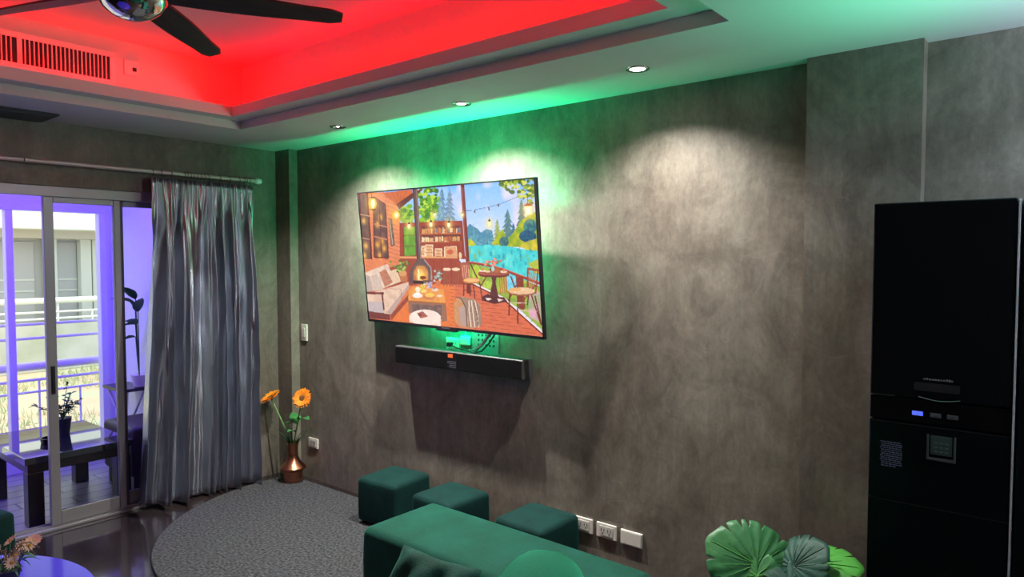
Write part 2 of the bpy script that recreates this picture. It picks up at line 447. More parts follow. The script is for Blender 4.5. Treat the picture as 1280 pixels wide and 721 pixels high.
nt_ = M_curtain.node_tree; tg_ = nt_.nodes.new('ShaderNodeTangent'); tg_.direction_type = 'UV_MAP'; tg_.uv_map = 'weave'
b__ = nt_.nodes['Principled BSDF']; nt_.links.new(tg_.outputs[0], b__.inputs['Tangent'])
b__.inputs['Anisotropic'].default_value = .85; b__.inputs['Anisotropic Rotation'].default_value = .25
cur = thing('curtain', 'floor length silver grey satin curtain gathered beside the sliding door', 'curtain', (RX, 2.46, 0))
NU, NV = 560, 60
def fold(t):
    # irregular deep folds
    ph = 2 * PI * (6.6 * t + .34 * math.sin(2 * PI * 1.3 * t + .6) + .20 * math.sin(2 * PI * 2.7 * t + 2.1))
    return math.sin(ph), ph
cols = []
bm = BM(); uvl = bm.loops.layers.uv.new('weave')
for j in range(NV + 1):
    v = j / NV                      # 0 top, 1 hem
    z = 2.245 + (.018 - 2.245) * v
    row = []
    for i in range(NU + 1):
        t = i / NU
        y0 = 2.075 - .125 * v ** 1.6; y1 = 2.825 + .025 * min(1, v * 3) - .01 * v
        f, ph = fold(t + .012 * math.sin(3.1 * v + t * 9) * v)
        # upper third: tight pinch pleats, lower: full billows
        pin = max(0, 1 - v / .16)
        f2 = math.sin(2 * PI * 19 * t + 1.3 * math.sin(2 * PI * 3 * t))
        amp = .018 + .058 * min(1, v * 2.2) ** .8 + .018 * v * math.sin(5.3 * t + 2)
        wv = .30 * math.sin(2 * ph + 1.1 + 2.3 * v) + .16 * math.sin(3 * ph + 5 * v + 6 * t) + .10 * math.sin(4.3 * ph - 3 * v)
        x = amp * (f + wv) * (1 - .55 * pin) + .013 * f2 * pin
        x += .006 * math.sin(17 * v + 11 * t) * v + .003 * math.sin(40 * v + 37 * t)
        y = y0 + (y1 - y0) * t + .016 * math.cos(ph) * min(1, v * 2) * (1 - abs(2 * t - 1) ** 3)
        x = max(x + .02 * v, -.085 + .004 * f)
        zz = z
        if v > .9: zz += .05 * (v - .9) / .1 * (1 - t) ** 6
        row.append(bm.verts.new((x, y - 2.46, zz)))
    cols.append(row)
for j in range(NV):
    for i in range(NU):
        f_ = bm.faces.new((cols[j][i], cols[j][i + 1], cols[j + 1][i + 1], cols[j + 1][i]))
        for lp, (a_, b_2) in zip(f_.loops, ((i, j), (i + 1, j), (i + 1, j + 1), (i, j + 1))): lp[uvl].uv = (a_ / NU, 1 - b_2 / NV)
o = obj('drape', bm, M_curtain, cur, smooth=True, angle=0)
sm = o.modifiers.new('s', 'SOLIDIFY'); sm.thickness = .0025
for y in (2.09, 2.148, 2.214, 2.304, 2.323, 2.346, 2.366, 2.389, 2.419, 2.446, 2.475, 2.56, 2.633, 2.707, 2.745, 2.765, 2.79):
    bm = BM()
    tube(bm, [(.019 * math.sin(a), .003 * math.cos(3 * a), .019 * math.cos(a)) for a in [2 * PI * k / 16 for k in range(16)]], .0022, 6, closed=True)
    tube(bm, [(0, 0, -.019), (.003, .002, -.034), (0, 0, -.052)], .0022, 6)
    o = obj('ring', bm, M_aludark, cur, smooth=True); o.location = (0, y - 2.46, RZ)

# ------------------------------------------------------------------ rug
bm = BM()
pts = []
rc = (-3.54, 2.83); rr = 1.235
for k in range(61):
    a = R(165 + (268 - 165) * k / 60); pts.append((rc[0] + rr * math.cos(a), rc[1] + rr * math.sin(a)))
pts += [(-2.9, 1.60), (-2.2, 1.98), (-1.15, 1.98), (-1.05, 2.1), (-1.05, 3.10), (-4.70, 3.06)]
prism(bm, pts, 0, .016)
rug = obj('rug', bm, M_rug); mod_bevel(rug, .006, 2)
tag(rug, 'dark grey shaggy rug with curved edge on the dark floor', 'rug')

# ------------------------------------------------------------------ velvet cubes and bench
def cushion_block(name, w, d, h, bev, m, parent=None, puff=.012):
    bm = BM(); box(bm, -w / 2, w / 2, -d / 2, d / 2, 0, h, bev, 5)
    bmesh.ops.subdivide_edges(bm, edges=[e for e in bm.edges if e.calc_length() > .08], cuts=7, use_grid_fill=True)
    for v in bm.verts:
        if v.co.z > h * .6:
            v.co.z += puff * max(0, 1 - (2 * v.co.x / w) ** 2) * max(0, 1 - (2 * v.co.y / d) ** 2)
        k = math.sin(PI * min(1, max(0, v.co.z / h)))
        v.co.x *= 1 + .012 * k; v.co.y *= 1 + .012 * k
    return obj(name, bm, m, parent, smooth=True, angle=60)
def ottoman(loc, rz, label, s=(.335, .335, .30), group='green velvet cube stools along the television wall'):
    root = thing('ottoman', label, 'ottoman', loc, (0, 0, rz), group)
    o = cushion_block('upholstery', s[0], s[1], s[2] - .02, .028, M_velvet_teal, root); o.location.z = .014
    for sx in (-1, 1):
        for sy in (-1, 1):
            bm = BM(); lathe(bm, [(.014, 0), (.016, .016)], 12, c=(sx * (s[0] / 2 - .04), sy * (s[1] / 2 - .04), 0))
            obj('foot', bm, M_black, root)
    return root
ottoman((-3.395, 2.945, .016), R(5.5), 'green velvet cube stool furthest from the fridge, nearest the vase')
ottoman((-2.875, 2.935, .016), R(-2), 'green velvet cube stool in the middle of the row by the wall')
ottoman((-2.255, 2.965, .016), R(-1), 'green velvet cube stool nearest the row of wall sockets')
ottoman((-4.63, .985, 0), R(12), 'dark green velvet cube stool by the open doorway, behind the coffee table', (.34, .34, .32), None)

bench = thing('bench', 'long green velvet bench standing in front of the cube stools', 'bench', (-1.985, 2.315, .016), (0, 0, R(-.7)))
o = cushion_block('upholstery', 1.32, .475, .385, .04, M_velvet, bench, .01); o.location.z = .018
for sx in (-1, 1):
    for sy in (-1, 1):
        bm = BM(); lathe(bm, [(.018, 0), (.02, .02)], 12, c=(sx * .6, sy * .18, 0)); obj('foot', bm, M_black, bench)

# sofa: seat, rounded back
sofa = thing('sofa', 'green velvet sofa with rounded back at the lower edge, before the bench', 'sofa', (-1.21, 1.16, 0), (0, 0, R(25)))
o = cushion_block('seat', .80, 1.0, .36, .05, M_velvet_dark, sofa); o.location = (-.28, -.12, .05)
bm = BM()
outl = []
NS = 40
# rounded back: profile swept along y with round ends
for i in range(25):
    s = -1 + 2 * i / 24
    endf = math.sqrt(max(0.0, 1 - abs(s) ** 5))
    ring = []
    for k in range(NS):
        a = 2 * PI * k / NS
        ca, sa = math.cos(a), math.sin(a)
        px_ = .155 * math.copysign(abs(ca) ** .8, ca)
        pz_ = .35 * math.copysign(abs(sa) ** .6, sa)
        ring.append(bm.verts.new((px_ * (.35 + .65 * endf) , s * .66, .40 + pz_ * (.25 + .75 * endf))))
    outl.append(ring)
for A, B in zip(outl, outl[1:]):
    for k in range(NS): bm.faces.new((A[k], A[(k + 1) % NS], B[(k + 1) % NS], B[k]))
bm.faces.new(outl[0]); bm.faces.new(outl[-1][::-1])
M_velvet_greenlit = mat('greenlit_velvet', (.004, .125, .062), .85, spec=.2, sheen=.7, sheen_tint=(.1, .85, .45), bump=(140, .25, (1, 1, 1)))  # green light on the backrest is put into this brighter colour
o = obj('backrest', bm, M_velvet_greenlit, sofa, smooth=True); o.location = (.19, .0, .095)
for sx, sy in ((-.62, -.55), (-.62, .32), (.2, -.55), (.2, .45)):
    bm = BM(); lathe(bm, [(.016, 0), (.022, .065)], 12, c=(sx, sy, 0)); obj('foot', bm, M_black, sofa)

# pillow
def pillow_bm(w, h, t, seed):
    rnd = random.Random(seed); bm = BM(); n = 22; V = {}
    for s in (1, -1):
        for i in range(n + 1):
            for j in range(n + 1):
                u, v = -1 + 2 * i / n, -1 + 2 * j / n
                edge = (1 - u ** 4) * (1 - v ** 4)
                if s == -1 and edge < 1e-6: V[s, i, j] = V[1, i, j]; continue
                pinch = 1 - .07 * (1 - abs(u)) ** 1 * abs(v) ** 6 - 0
                pinch2 = 1 - .07 * (1 - abs(v)) * abs(u) ** 6
                wr = .012 * math.sin(7 * u + 3 * v + s) * edge + .010 * math.sin(5 * v - 9 * u + 2) * edge
                V[s, i, j] = bm.verts.new((u * w / 2 * pinch2, s * t / 2 * edge ** .55 + wr, v * h / 2 * pinch))
    for s in (1, -1):
        for i in range(n):
            for j in range(n):
                f = [V[s, i, j], V[s, i + 1, j], V[s, i + 1, j + 1], V[s, i, j + 1]]
                if len(set(f)) == 4: bm.faces.new(f if s == 1 else f[::-1])
    return bm
pil = thing('pillow', 'dark green velvet pillow propped on the sofa seat before the bench', 'pillow', (-1.755, 1.655, .395), (0, 0, 0))
o = obj('cover', pillow_bm(.33, .32, .13, 3), M_velvet_dark, pil, smooth=True)
o.location = (0, 0, .105); o.rotation_euler = (R(-38), R(6), R(14))

# ------------------------------------------------------------------ vase with sunflowers
vx, vy = -4.595, 2.985
vase = thing('vase', 'copper vase holding two sunflowers in the room corner', 'vase', (vx, vy, .016))
bm = BM()
lathe(bm, [(.06, 0), (.066, .004), (.068, .012), (.070, .07), (.073, .085), (.095, .100), (.098, .112), (.088, .122), (.055, .150),
           (.040, .185), (.036, .22), (.038, .27), (.046, .295), (.042, .298), (.034, .27), (.031, .20), (.0001, .19)], 40)
obj('body', bm, M_copper, vase, smooth=True, angle=30)
def sunflower(base, head, nrm, rad, label, leaves):
    root = thing('sunflower', label, 'flower', base, group='sunflowers in the copper vase')
    h = Vector(head) - Vector(base)
    n = Vector(nrm).normalized()
    pts = []
    for k in range(13):
        t = k / 12
        p = Vector((h.x * t ** 1.1, h.y * t ** 1.1, h.z * t)); pts.append(p)
    pts[-1] = h - n * .012
    bm = BM(); tube(bm, pts, .0055, 8); obj('stem', bm, M_stem, root, smooth=True)
    q = n.to_track_quat('Z', 'Y')
    bm = BM()
    for ringn, (cnt, r0, r1, zz, tilt) in enumerate(((22, .022, rad, 0, .12), (20, .02, rad * .86, .006, .3))):
        for k in range(cnt):
            a = 2 * PI * (k + .5 * ringn) / cnt + random.uniform(-.06, .06)
            L = (r1 - r0) * random.uniform(.88, 1.08); w = .0105
            d = Vector((math.cos(a), math.sin(a), 0)); s = Vector((-math.sin(a), math.cos(a), 0))
            prev = None
            dz = random.uniform(-.05, .15) + tilt
            for i in range(7):
                t = i / 6
                ww = w * (math.sin(PI * (t * .82 + .12)) ** .8) if i < 6 else .0004
                c = d * (r0 + L * t) + Vector((0, 0, zz + dz * L * t - .4 * L * t * t * dz))
                A = bm.verts.new(c + s * ww + Vector((0, 0, .0015))); B = bm.verts.new(c - s * ww + Vector((0, 0, .0015)))
                Cc = bm.verts.new(c - Vector((0, 0, .001)))
                if prev:
                    bm.faces.new((prev[0], prev[2], Cc, A)); bm.faces.new((prev[2], prev[1], B, Cc))
                prev = (A, B, Cc)
    o = obj('petals', bm, M_petal, root, smooth=True, angle=0); o.location = h; o.rotation_mode = 'QUATERNION'; o.rotation_quaternion = q
    bm = BM(); lathe(bm, [(.0001, .013), (.012, .012), (.022, .008), (.027, .001), (.020, -.008), (.006, -.016)], 24)
    o = obj('seed_head', bm, M_disc, root, smooth=True); o.location = h; o.rotation_mode = 'QUATERNION'; o.rotation_quaternion = q
    for (t, az, L, w, up) in leaves:
        p = h * t
        bm = leaf_bm(L, w, .25)
        o = obj('leaf', bm, M_leaf, root, smooth=True, angle=0); o.location = p; o.rotation_euler = (0, R(-up), R(az))
    return root
def leaf_bm(L, w, droop, pet=.02):
    """pointed leaf along +x, folded on its midrib, thin but solid"""
    bm = BM(); n = 14; rows = []
    for i in range(n + 1):
        t = i / n
        ww = w / 2 * (math.sin(PI * t ** .72) ** .9 if 0 < i < n else .02)
        x = pet + L * t; z = -droop * L * t * t
        rows.append([bm.verts.new((x, k * ww / 2, z + abs(k) * ww * .16 + .02 * ww * math.sin(t * 20) * abs(k))) for k in (-2, -1, 0, 1, 2)])
    for A, B in zip(rows, rows[1:]):
        for k in range(4): bm.faces.new((A[k], A[k + 1], B[k + 1], B[k]))
    r = bmesh.ops.extrude_face_region(bm, geom=bm.faces[:])
    vs = [g for g in r['geom'] if isinstance(g, bmesh.types.BMVert)]
    bmesh.ops.translate(bm, vec=(0, 0, -.0012), verts=vs)
    if pet: tube(bm, [(0, 0, -.002), (pet + .01, 0, -.001)], .002, 6)
    return bm
sunflower((vx - .012, vy, .286), (-4.80, 2.93, .640), (-.15, -.5, .86), .084,
          'orange sunflower with seed head turned upward, nearer the curtain', [(.45, 40, .10, .055, 10)])
sunflower((vx + .012, vy, .286), (-4.44, 2.97, .672), (.45, -.85, .42), .078,
          'orange sunflower facing the room, nearer the television wall', [(.55, -8, .15, .08, 22), (.42, 160, .15, .085, 38), (.30, -60, .12, .06, 25)])
spr = thing('grass_spray', 'thin dark green leaf blades spreading from the copper vase', 'foliage', (vx, vy, .27))
for k in range(34):
    a = random.uniform(0, 2 * PI); L = random.uniform(.10, .22); sp = random.uniform(.25, .95)
    bm = BM(); prev = None
    d = Vector((math.cos(a), math.sin(a), 0)); s = Vector((-math.sin(a), math.cos(a), 0))
    for i in range(7):
        t = i / 6; c = d * (.012 + L * sp * t ** 1.3) + Vector((0, 0, L * (t - .35 * sp * t * t)))
        w = .004 * (1 - t) ** .5 + .0004
        A = bm.verts.new(c + s * w); B = bm.verts.new(c - s * w); D = bm.verts.new(c + Vector((0, 0, -.0015)))
        if prev:
            bm.faces.new((prev[0], prev[1], B, A)); bm.faces.new((prev[1], prev[2], D, B)); bm.faces.new((prev[2], prev[0], A, D))
        prev = (A, B, D)
    o = obj('leaf_blade', bm, M_grass, spr, smooth=True)
    if o.location.y + 0 > 1: pass

# ------------------------------------------------------------------ switches and sockets on the wall
def plate(name, label, x, z, w, h, kind, group=None):
    root = thing(name, label, 'light switch' if kind == 'switch' else 'wall socket' if kind != 'blank' else 'cover plate', (x, YW, z), group=group)
    bm = BM(); box(bm, -w / 2, w / 2, -.012, 0, -h / 2, h / 2, .003); obj('cover_plate', bm, M_plate, root)
    if kind == 'switch':
        bm = BM(); box(bm, -.016, .016, -.017, -.0121, -.035, .035, .002); obj('rocker', bm, M_socket, root)
    elif kind == 'duplex':
        bm = BM(); box(bm, -.040, .040, -.015, -.0121, -.026, .026, .002); obj('outlet_face', bm, M_socket, root)
        bm = BM()
        for s in (-.02, .02):
            box(bm, s - .010, s - .007, -.0158, -.0150, -.002, .013); box(bm, s + .007, s + .010, -.0158, -.0150, -.002, .013)
            box(bm, s - .003, s + .003, -.0158, -.0150, -.016, -.009)
        obj('slot', bm, M_slot, root)
    elif kind == 'blank':
        bm = BM(); box(bm, -w / 2 + .006, w / 2 - .006, -.0135, -.0121, -h / 2 + .006, h / 2 - .006, .002); obj('insert', bm, M_plate, root)
    return root
plate('light_switch', 'upright white light switch plate on the wall left of the television', -4.645, 1.132, .072, .128, 'switch')
plate('wall_socket', 'white socket plate low on the wall behind the copper vase', -4.545, .285, .118, .075, 'duplex')
g = 'sockets low on the wall beside the bench'
plate('wall_socket', 'white socket plate nearest the cube stools, leftmost of the low row of three', -2.066, .257, .122, .078, 'duplex', g)
plate('wall_socket', 'white socket plate in the middle of the low row of three', -1.918, .257, .122, .078, 'duplex', g)
plate('cover_plate', 'blank white wall plate at the right end of the low socket row', -1.768, .255, .126, .076, 'blank', g)
plate('wall_socket', 'white socket plate below the television, above the soundbar left half', -3.045, 1.170, .118, .075, 'duplex')

# ------------------------------------------------------------------ television
TVP = (-3.005, 2.988, 1.704)
TVM = Matrix.Rotation(R(-1.622), 4, 'Z') @ Matrix.Rotation(R(5.884), 4, 'X') @ Matrix.Rotation(R(.456), 4, 'Y')
tv = thing('television', 'large flat television showing a wooden lakeside deck, tilted on the wall', 'television', TVP, TVM.to_euler())
W, HH = 1.53, .8726
bm = BM(); box(bm, -W / 2, W / 2, .002, .026, -HH / 2, HH / 2, .003)
box(bm, -W / 2 + .10, W / 2 - .10, .026, .044, -HH / 2 + .05, HH / 2 - .22, .006)
obj('casing', bm, M_black, tv)
bm = BM(); b_ = .009
for (x0, x1, z0, z1) in ((-W / 2, W / 2, HH / 2 - b_, HH / 2), (-W / 2, W / 2, -HH / 2, -HH / 2 + b_ + .008), (-W / 2, -W / 2 + b_, -HH / 2, HH / 2), (W / 2 - b_, W / 2, -HH / 2, HH / 2)):
    box(bm, x0, x1, -.003, .002, z0, z1, .001)
obj('bezel', bm, M_black, tv)
bm = BM(); box(bm, -.09, .09, -.004, .02, -HH / 2 - .012, -HH / 2 + .001, .003); obj('sensor_bar', bm, M_black, tv)
bm = BM()
for k in range(7): box(bm, -.035 + k * .010, -.029 + k * .010, -.0036, -.003, -HH / 2 + .005, -HH / 2 + .012)
obj('badge', bm, M_steel, tv)

# picture painted as colour per vertex on a fine grid --------------------------------
PW, PH = 448, 252
def picture():
    img = np.zeros((PH, PW, 3), np.float64)
    yy, xx = np.mgrid[0:PH, 0:PW]
    U = (xx + .5) / PW; V = (yy + .5) / PH
    rng = np.random.default_rng(4)
    src = np.array([(448., 241.), (667., 223.5), (677., 421.), (462.5, 401.)])
    dst = np.array([(0, 0), (1, 0), (1, 1), (0, 1)], float)
    A = []; B = []
    for (x, y), (u, v) in zip(src, dst):
        A += [[x, y, 1, 0, 0, 0, -u * x, -u * y], [0, 0, 0, x, y, 1, -v * x, -v * y]]; B += [u, v]
    h = np.append(np.linalg.solve(np.array(A), np.array(B)), 1).reshape(3, 3)
    crops = {'A': (440, 215, 6.56), 'B': (550, 215, 6.557), 'C': (440, 310, 6.554), 'D': (560, 310, 6.008)}
    def uv(c, p):
        ox, oy, s = crops[c]
        q = h @ np.array([p[0] / s + ox, p[1] / s + oy, 1.]); return q[:2] / q[2]
    def noisef(cell):
        gx, gy = max(2, int(PW / cell)), max(2, int(PH / cell))
        n = rng.random((gy + 2, gx + 2))
        fx = U * gx; fy = V * gy; ix = fx.astype(int); iy = fy.astype(int); fx = fx - ix; fy = fy - iy
        fx = fx * fx * (3 - 2 * fx); fy = fy * fy * (3 - 2 * fy)
        return (n[iy, ix] * (1 - fx) + n[iy, ix + 1] * fx) * (1 - fy) + (n[iy + 1, ix] * (1 - fx) + n[iy + 1, ix + 1] * fx) * fy
    N3, N8, N20 = noisef(3), noisef(8), noisef(20)
    def put(mask, col, col2=None, tex=None, a=1., grad=None):
        c = np.array(col, float)[None, None, :] * np.ones((PH, PW, 1))
        if col2 is not None:
            t = (tex if tex is not None else N3)[..., None]
            c = c * (1 - t) + np.array(col2, float) * t
        m = (mask * a)[..., None]
        img[:] = img * (1 - m) + c * m
    def pm(poly):
        P = np.array(poly); ins = np.zeros((PH, PW), bool); n = len(P)
        for i in range(n):
            x0, y0 = P[i]; x1, y1 = P[(i + 1) % n]
            if y0 == y1: continue
            c = ((y0 > V) != (y1 > V)) & (U < (x1 - x0) * (V - y0) / (y1 - y0) + x0)
            ins ^= c
        return ins.astype(float)
    def poly(c, pts, col, col2=None, tex=None, a=1.):
        put(pm([uv(c, p) for p in pts]), col, col2, tex, a)
    def ell(c, cx, cy, rx, ry, col, col2=None, tex=None, a=1., soft=0.):
        pts = [uv(c, (cx + rx * math.cos(t), cy + ry * math.sin(t))) for t in np.linspace(0, 2 * PI, 25)[:-1]]
        put(pm(pts), col, col2, tex, a)
    def glow(c, cx, cy, r, col, a=.8):
        q = uv(c, (cx, cy)); s = uv(c, (cx + r, cy)); rad = abs(s[0] - q[0]) + 1e-6
        d = np.sqrt((U - q[0]) ** 2 + ((V - q[1]) * PH / PW) ** 2) / rad
        put(np.exp(-d * d * 2), col, a=a)
    def line(c, pts, w, col, a=1.):
        for p, q in zip(pts, pts[1:]):
            p, q = np.array(p, float), np.array(q, float); d = q - p; n = np.array([-d[1], d[0]]) / (np.hypot(*d) + 1e-9) * w / 2
            poly(c, [p + n, q + n, q - n, p - n], col, a=a)
    # sky
    t = V[..., None]
    img[:] = np.array([120, 180, 252]) * (1 - np.clip(t * 2.6, 0, 1)) + np.array([212, 218, 248]) * np.clip(t * 2.6, 0, 1)
    put(np.clip(N20 * 2 - .9, 0, 1) * (V < .4), (236, 214, 226), a=.8)
    # distant woods and lake
    poly('B', [(215, 470), (250, 425), (280, 450), (310, 465), (340, 500), (380, 470), (430, 480), (450, 610), (220, 610)], (92, 150, 178), (60, 118, 150))
    for x, y in ((255, 430), (280, 425), (305, 455), (345, 490), (390, 470), (425, 480)):
        poly('B', [(x, y), (x + 22, 600), (x - 22, 600)], (58, 120, 150), (110, 170, 180))
    def conifer(c, x, y0, y1, w, c1, c2, tiers=7):
        for k in range(tiers):
            f0 = k / tiers; f1 = min(1, (k + 1.7) / tiers); yy0 = y0 + (y1 - y0) * f0; yy1 = y0 + (y1 - y0) * f1
            ww = w * (f1 ** .8); j = rng.uniform(-.12, .12) * ww
            poly(c, [(x, yy0), (x + ww + j, yy1), (x + ww * .35, yy1 - 8), (x - ww * .35, yy1 - 8), (x - ww + j, yy1)], c1, c2)
    conifer('B', 470, 380, 600, 50, (118, 150, 110), (176, 184, 84))
    conifer('B', 555, 305, 605, 78, (112, 146, 132), (62, 108, 128))
    conifer('B', 600, 420, 605, 50, (40, 92, 140), (80, 130, 150))
    conifer('B', 665, 215, 560, 60, (92, 132, 120), (62, 100, 108))
    poly('B', [(430, 600), (480, 500), (520, 470), (545, 560), (600, 500), (660, 400), (720, 360), (795, 320), (800, 640), (640, 620), (540, 612)], (196, 190, 30), (110, 150, 40), N8)
    ell('B', 735, 450, 55, 60, (28, 84, 118), (66, 140, 120)); ell('B', 715, 530, 70, 50, (24, 62, 112), (40, 110, 120)); ell('B', 525, 575, 38, 42, (36, 84, 110), (80, 130, 110))
    poly('B', [(640, 610), (700, 575), (800, 545), (800, 660), (700, 640)], (228, 200, 50), (150, 160, 60), N8)
    poly('B', [(225, 560), (260, 550), (300, 600), (240, 640)], (214, 200, 40), (120, 170, 60), N8)
    poly('B', [(235, 610), (400, 600), (560, 612), (700, 640), (800, 650), (830, 900), (200, 900)], (52, 190, 196), (92, 216, 214), N8)
    for k in range(44):
        x = rng.uniform(250, 800); y = rng.uniform(612, 760); L = rng.uniform(20, 70)
        line('B', [(x, y), (x + rng.uniform(-3, 3), y + L)], rng.uniform(8, 22), [(24, 132, 150), (150, 226, 190), (150, 160, 70), (30, 110, 130)][k % 4], .4)
    poly('D', [(600, 120), (680, 80), (690, 200), (640, 190)], (206, 200, 60), (150, 170, 70))
    # green trees through the back opening
    poly('A', [(395, 300), (500, 215), (600, 140), (715, 130), (790, 120), (800, 420), (395, 420)], (150, 196, 240))
    
    for k in range(150):
        x, y = rng.normal(640, 42), rng.normal(265, 75)
        ell('A', x, min(y, 405), rng.uniform(10, 30), rng.uniform(10, 26), [(140, 190, 40), (84, 146, 34), (180, 214, 60), (108, 168, 44), (60, 112, 40)][k % 5])
    for k in range(80):
        ell('A', rng.normal(455, 36), min(rng.normal(350, 40), 405), rng.uniform(8, 24), rng.uniform(8, 20), [(120, 176, 46), (74, 132, 40), (160, 200, 70)][k % 3])
    ell('A', 460, 350, 2, 2, (120, 182, 36))
    
    conifer('A', 745, 120, 420, 55, (84, 116, 160), (120, 150, 180)); conifer('B', 85, 130, 410, 62, (96, 126, 150), (140, 165, 190)); conifer('B', 15, 140, 400, 40, (96, 136, 160), (140, 180, 190))
    # top right boughs
    for k in range(90):
        x = rng.uniform(490, 775); y = 50 + rng.uniform(0, 1) ** 1.2 * (60 + (x - 490) * .62)
        ell('B', x, y, rng.uniform(8, 24), rng.uniform(8, 18), [(146, 170, 40), (92, 124, 30), (206, 206, 90), (70, 104, 26)][k % 4])
    # deck floor
    poly('C', [(300, 60), (860, 60), (1000, 290), (1000, 420), (100, 420), (300, 200)], (160, 72, 50), (152, 66, 46), N8)
    poly('D', [(-720, 330), (-60, 270), (250, 290), (330, 320), (450, 400), (700, 640), (700, 700), (-720, 640)], (216, 112, 78), (204, 102, 72), N8)
    poly('C', [(330, 640), (480, 320), (760, 300), (850, 320), (850, 660), (330, 660)], (226, 122, 64), (216, 114, 62), N8)
    for k in range(13):
        y = 310 + k * 27
        line('D', [(20, y - 22), (700, y + 40 + k * 3)], 3, (150, 70, 54), .7)
    # left cabin wall
    poly('A', [(40, 165), (270, 160), (370, 265), (400, 400), (410, 760), (100, 860), (85, 700)], (226, 136, 92), (216, 124, 82), N8)
    for k in range(19):
        y = 215 + k * 34
        line('A', [(275, y - 20 + k), (400, y + 32)], 4, (168, 84, 58), .8)
        line('A', [(60, y - 36), (180, y)], 4, (176, 92, 64), .5)
    poly('A', [(255, 165), (500, 138), (505, 180), (370, 268)], (216, 108, 50), (190, 88, 40), N8)
    for k in range(5): line('A', [(290 + k * 42, 162 - k * 5), (372 + k * 8, 262 - k * 8)], 3, (160, 70, 34), .8)
    poly('A', [(368, 262), (500, 170), (598, 128), (560, 168), (392, 306)], (112, 48, 38), (84, 34, 30))
    poly('A', [(60, 175), (128, 175), (165, 720), (95, 720)], (132, 92, 78), (90, 70, 66), N8)
    for a_, b_2 in (((62, 175), (95, 720)), ((128, 165), (166, 720))): line('A', [a_, b_2], 13, (92, 36, 30))
    for y in (345, 540): line('A', [(70, y), (150, y + 15)], 8, (196, 150, 120))
    for x, y in ((100, 400), (118, 610), (105, 690)): glow('A', x, y, 26, (250, 190, 90), .9)
    poly('A', [(180, 195), (278, 262), (306, 712), (188, 705)], (126, 86, 72), (84, 60, 60), N8)
    for x, y in ((240, 370), (215, 430), (250, 570), (215, 600), (235, 690), (270, 630)): glow('A', x, y, 26, (246, 174, 72), .9)
    line('A', [(180, 195), (278, 262), (306, 712), (188, 705), (180, 195)], 10, (104, 42, 34)); line('A', [(228, 225), (250, 710)], 7, (104, 42, 34))
    for y in (440, 545): line('A', [(184, y - 15), (295, y + 12)], 9, (200, 132, 96))
    poly('A', [(305, 378), (335, 380), (360, 610), (326, 614)], (96, 74, 62), (150, 120, 100)); line('A', [(312, 385), (342, 600)], 6, (186, 170, 150)); line('A', [(326, 385), (352, 600)], 4, (70, 50, 44))
    # wall lamps
    for c, x, y, rx, ry in (('A', 172, 255, 34, 52), ('A', 368, 352, 32, 34)):
        glow(c, x, y, 85, (255, 190, 80), .6); ell(c, x, y, rx, ry, (255, 192, 60)); ell(c, x + 4, y, rx * .5, ry * .7, (255, 248, 190))
    line('A', [(165, 168), (168, 205)], 5, (60, 30, 26)); line('A', [(140, 205), (205, 205)], 6, (70, 34, 26)); line('A', [(145, 305), (200, 305)], 6, (70, 34, 26))
    # shelf unit
    S = lambda p: p
    poly('A', [(398, 420), (800, 400), (850, 404), (870, 700), (860, 742), (400, 742)], (158, 62, 44), (150, 58, 41), N8)
    poly('B', [(-60, 408), (190, 402), (215, 720), (-60, 720)], (160, 64, 44), (150, 58, 41), N8)
    poly('A', [(428, 455), (522, 452), (530, 690), (438, 694)], (130, 180, 50), (84, 140, 44), N8); line('A', [(428, 455), (436, 694)], 6, (120, 44, 34)); line('A', [(425, 525), (525, 520)], 5, (120, 50, 40)); line('A', [(430, 612), (528, 610)], 5, (120, 50, 40))
    poly('A', [(575, 445), (800, 440), (800, 590), (580, 590)], (112, 52, 40)); poly('B', [(-60, 442), (170, 438), (185, 575), (-60, 580)], (110, 50, 40))
    cols_ = [(222, 170, 110), (200, 120, 70), (236, 205, 160), (180, 90, 60), (120, 110, 120), (210, 150, 90), (230, 190, 150)]
    for row, (yb, hmax) in enumerate(((508, 48), (578, 46))):
        x = 580
        while x < 790:
            w = rng.uniform(10, 30); poly('A', [(x, yb), (x, yb - rng.uniform(.6, 1) * hmax), (x + w, yb - hmax * .8), (x + w, yb)], cols_[rng.integers(7)]); x += w + rng.uniform(1, 6)
        x = -50
        while x < 165:
            w = rng.uniform(8, 26); poly('B', [(x, yb - 8), (x, yb - 8 - rng.uniform(.6, 1) * hmax), (x + w, yb - 8 - hmax * .8), (x + w, yb - 8)], cols_[rng.integers(7)]); x += w + rng.uniform(1, 6)
    for y in (512, 582): line('A', [(570, y), (800, y - 2)], 7, (196, 96, 56)); line('B', [(-60, y - 4), (185, y - 6)], 7, (196, 96, 56))
    line('A', [(680, 445), (688, 590)], 7, (150, 66, 46)); line('B', [(-10, 440), (0, 580)], 7, (150, 66, 46)); line('B', [(178, 405), (200, 720)], 9, (130, 50, 38))
    for (x0, x1, y0, y1) in ((578, 606, 612, 698), (612, 670, 600, 700), (690, 745, 632, 700), (765, 800, 620, 704)):
        poly('A', [(x0, y0), (x1, y0), (x1, y1), (x0, y1)], (238, 196, 150), (206, 150, 104)); line('A', [(x0, y0), (x1, y0), (x1, y1), (x0, y1), (x0, y0)], 5, (236, 210, 180))
        for k in range(3): line('A', [(x0 + 6, y0 + 20 + k * 22), (x1 - 6, y0 + 20 + k * 22)], 5, (160, 90, 64))
    poly('B', [(45, 620), (140, 612), (148, 702), (50, 706)], (226, 170, 120), (200, 130, 90)); line('B', [(45, 620), (140, 612), (148, 702), (50, 706), (45, 620)], 5, (240, 210, 170))
    ell('B', 172, 690, 12, 28, (220, 200, 160)); ell('B', 90, 660, 26, 20, (200, 90, 60))
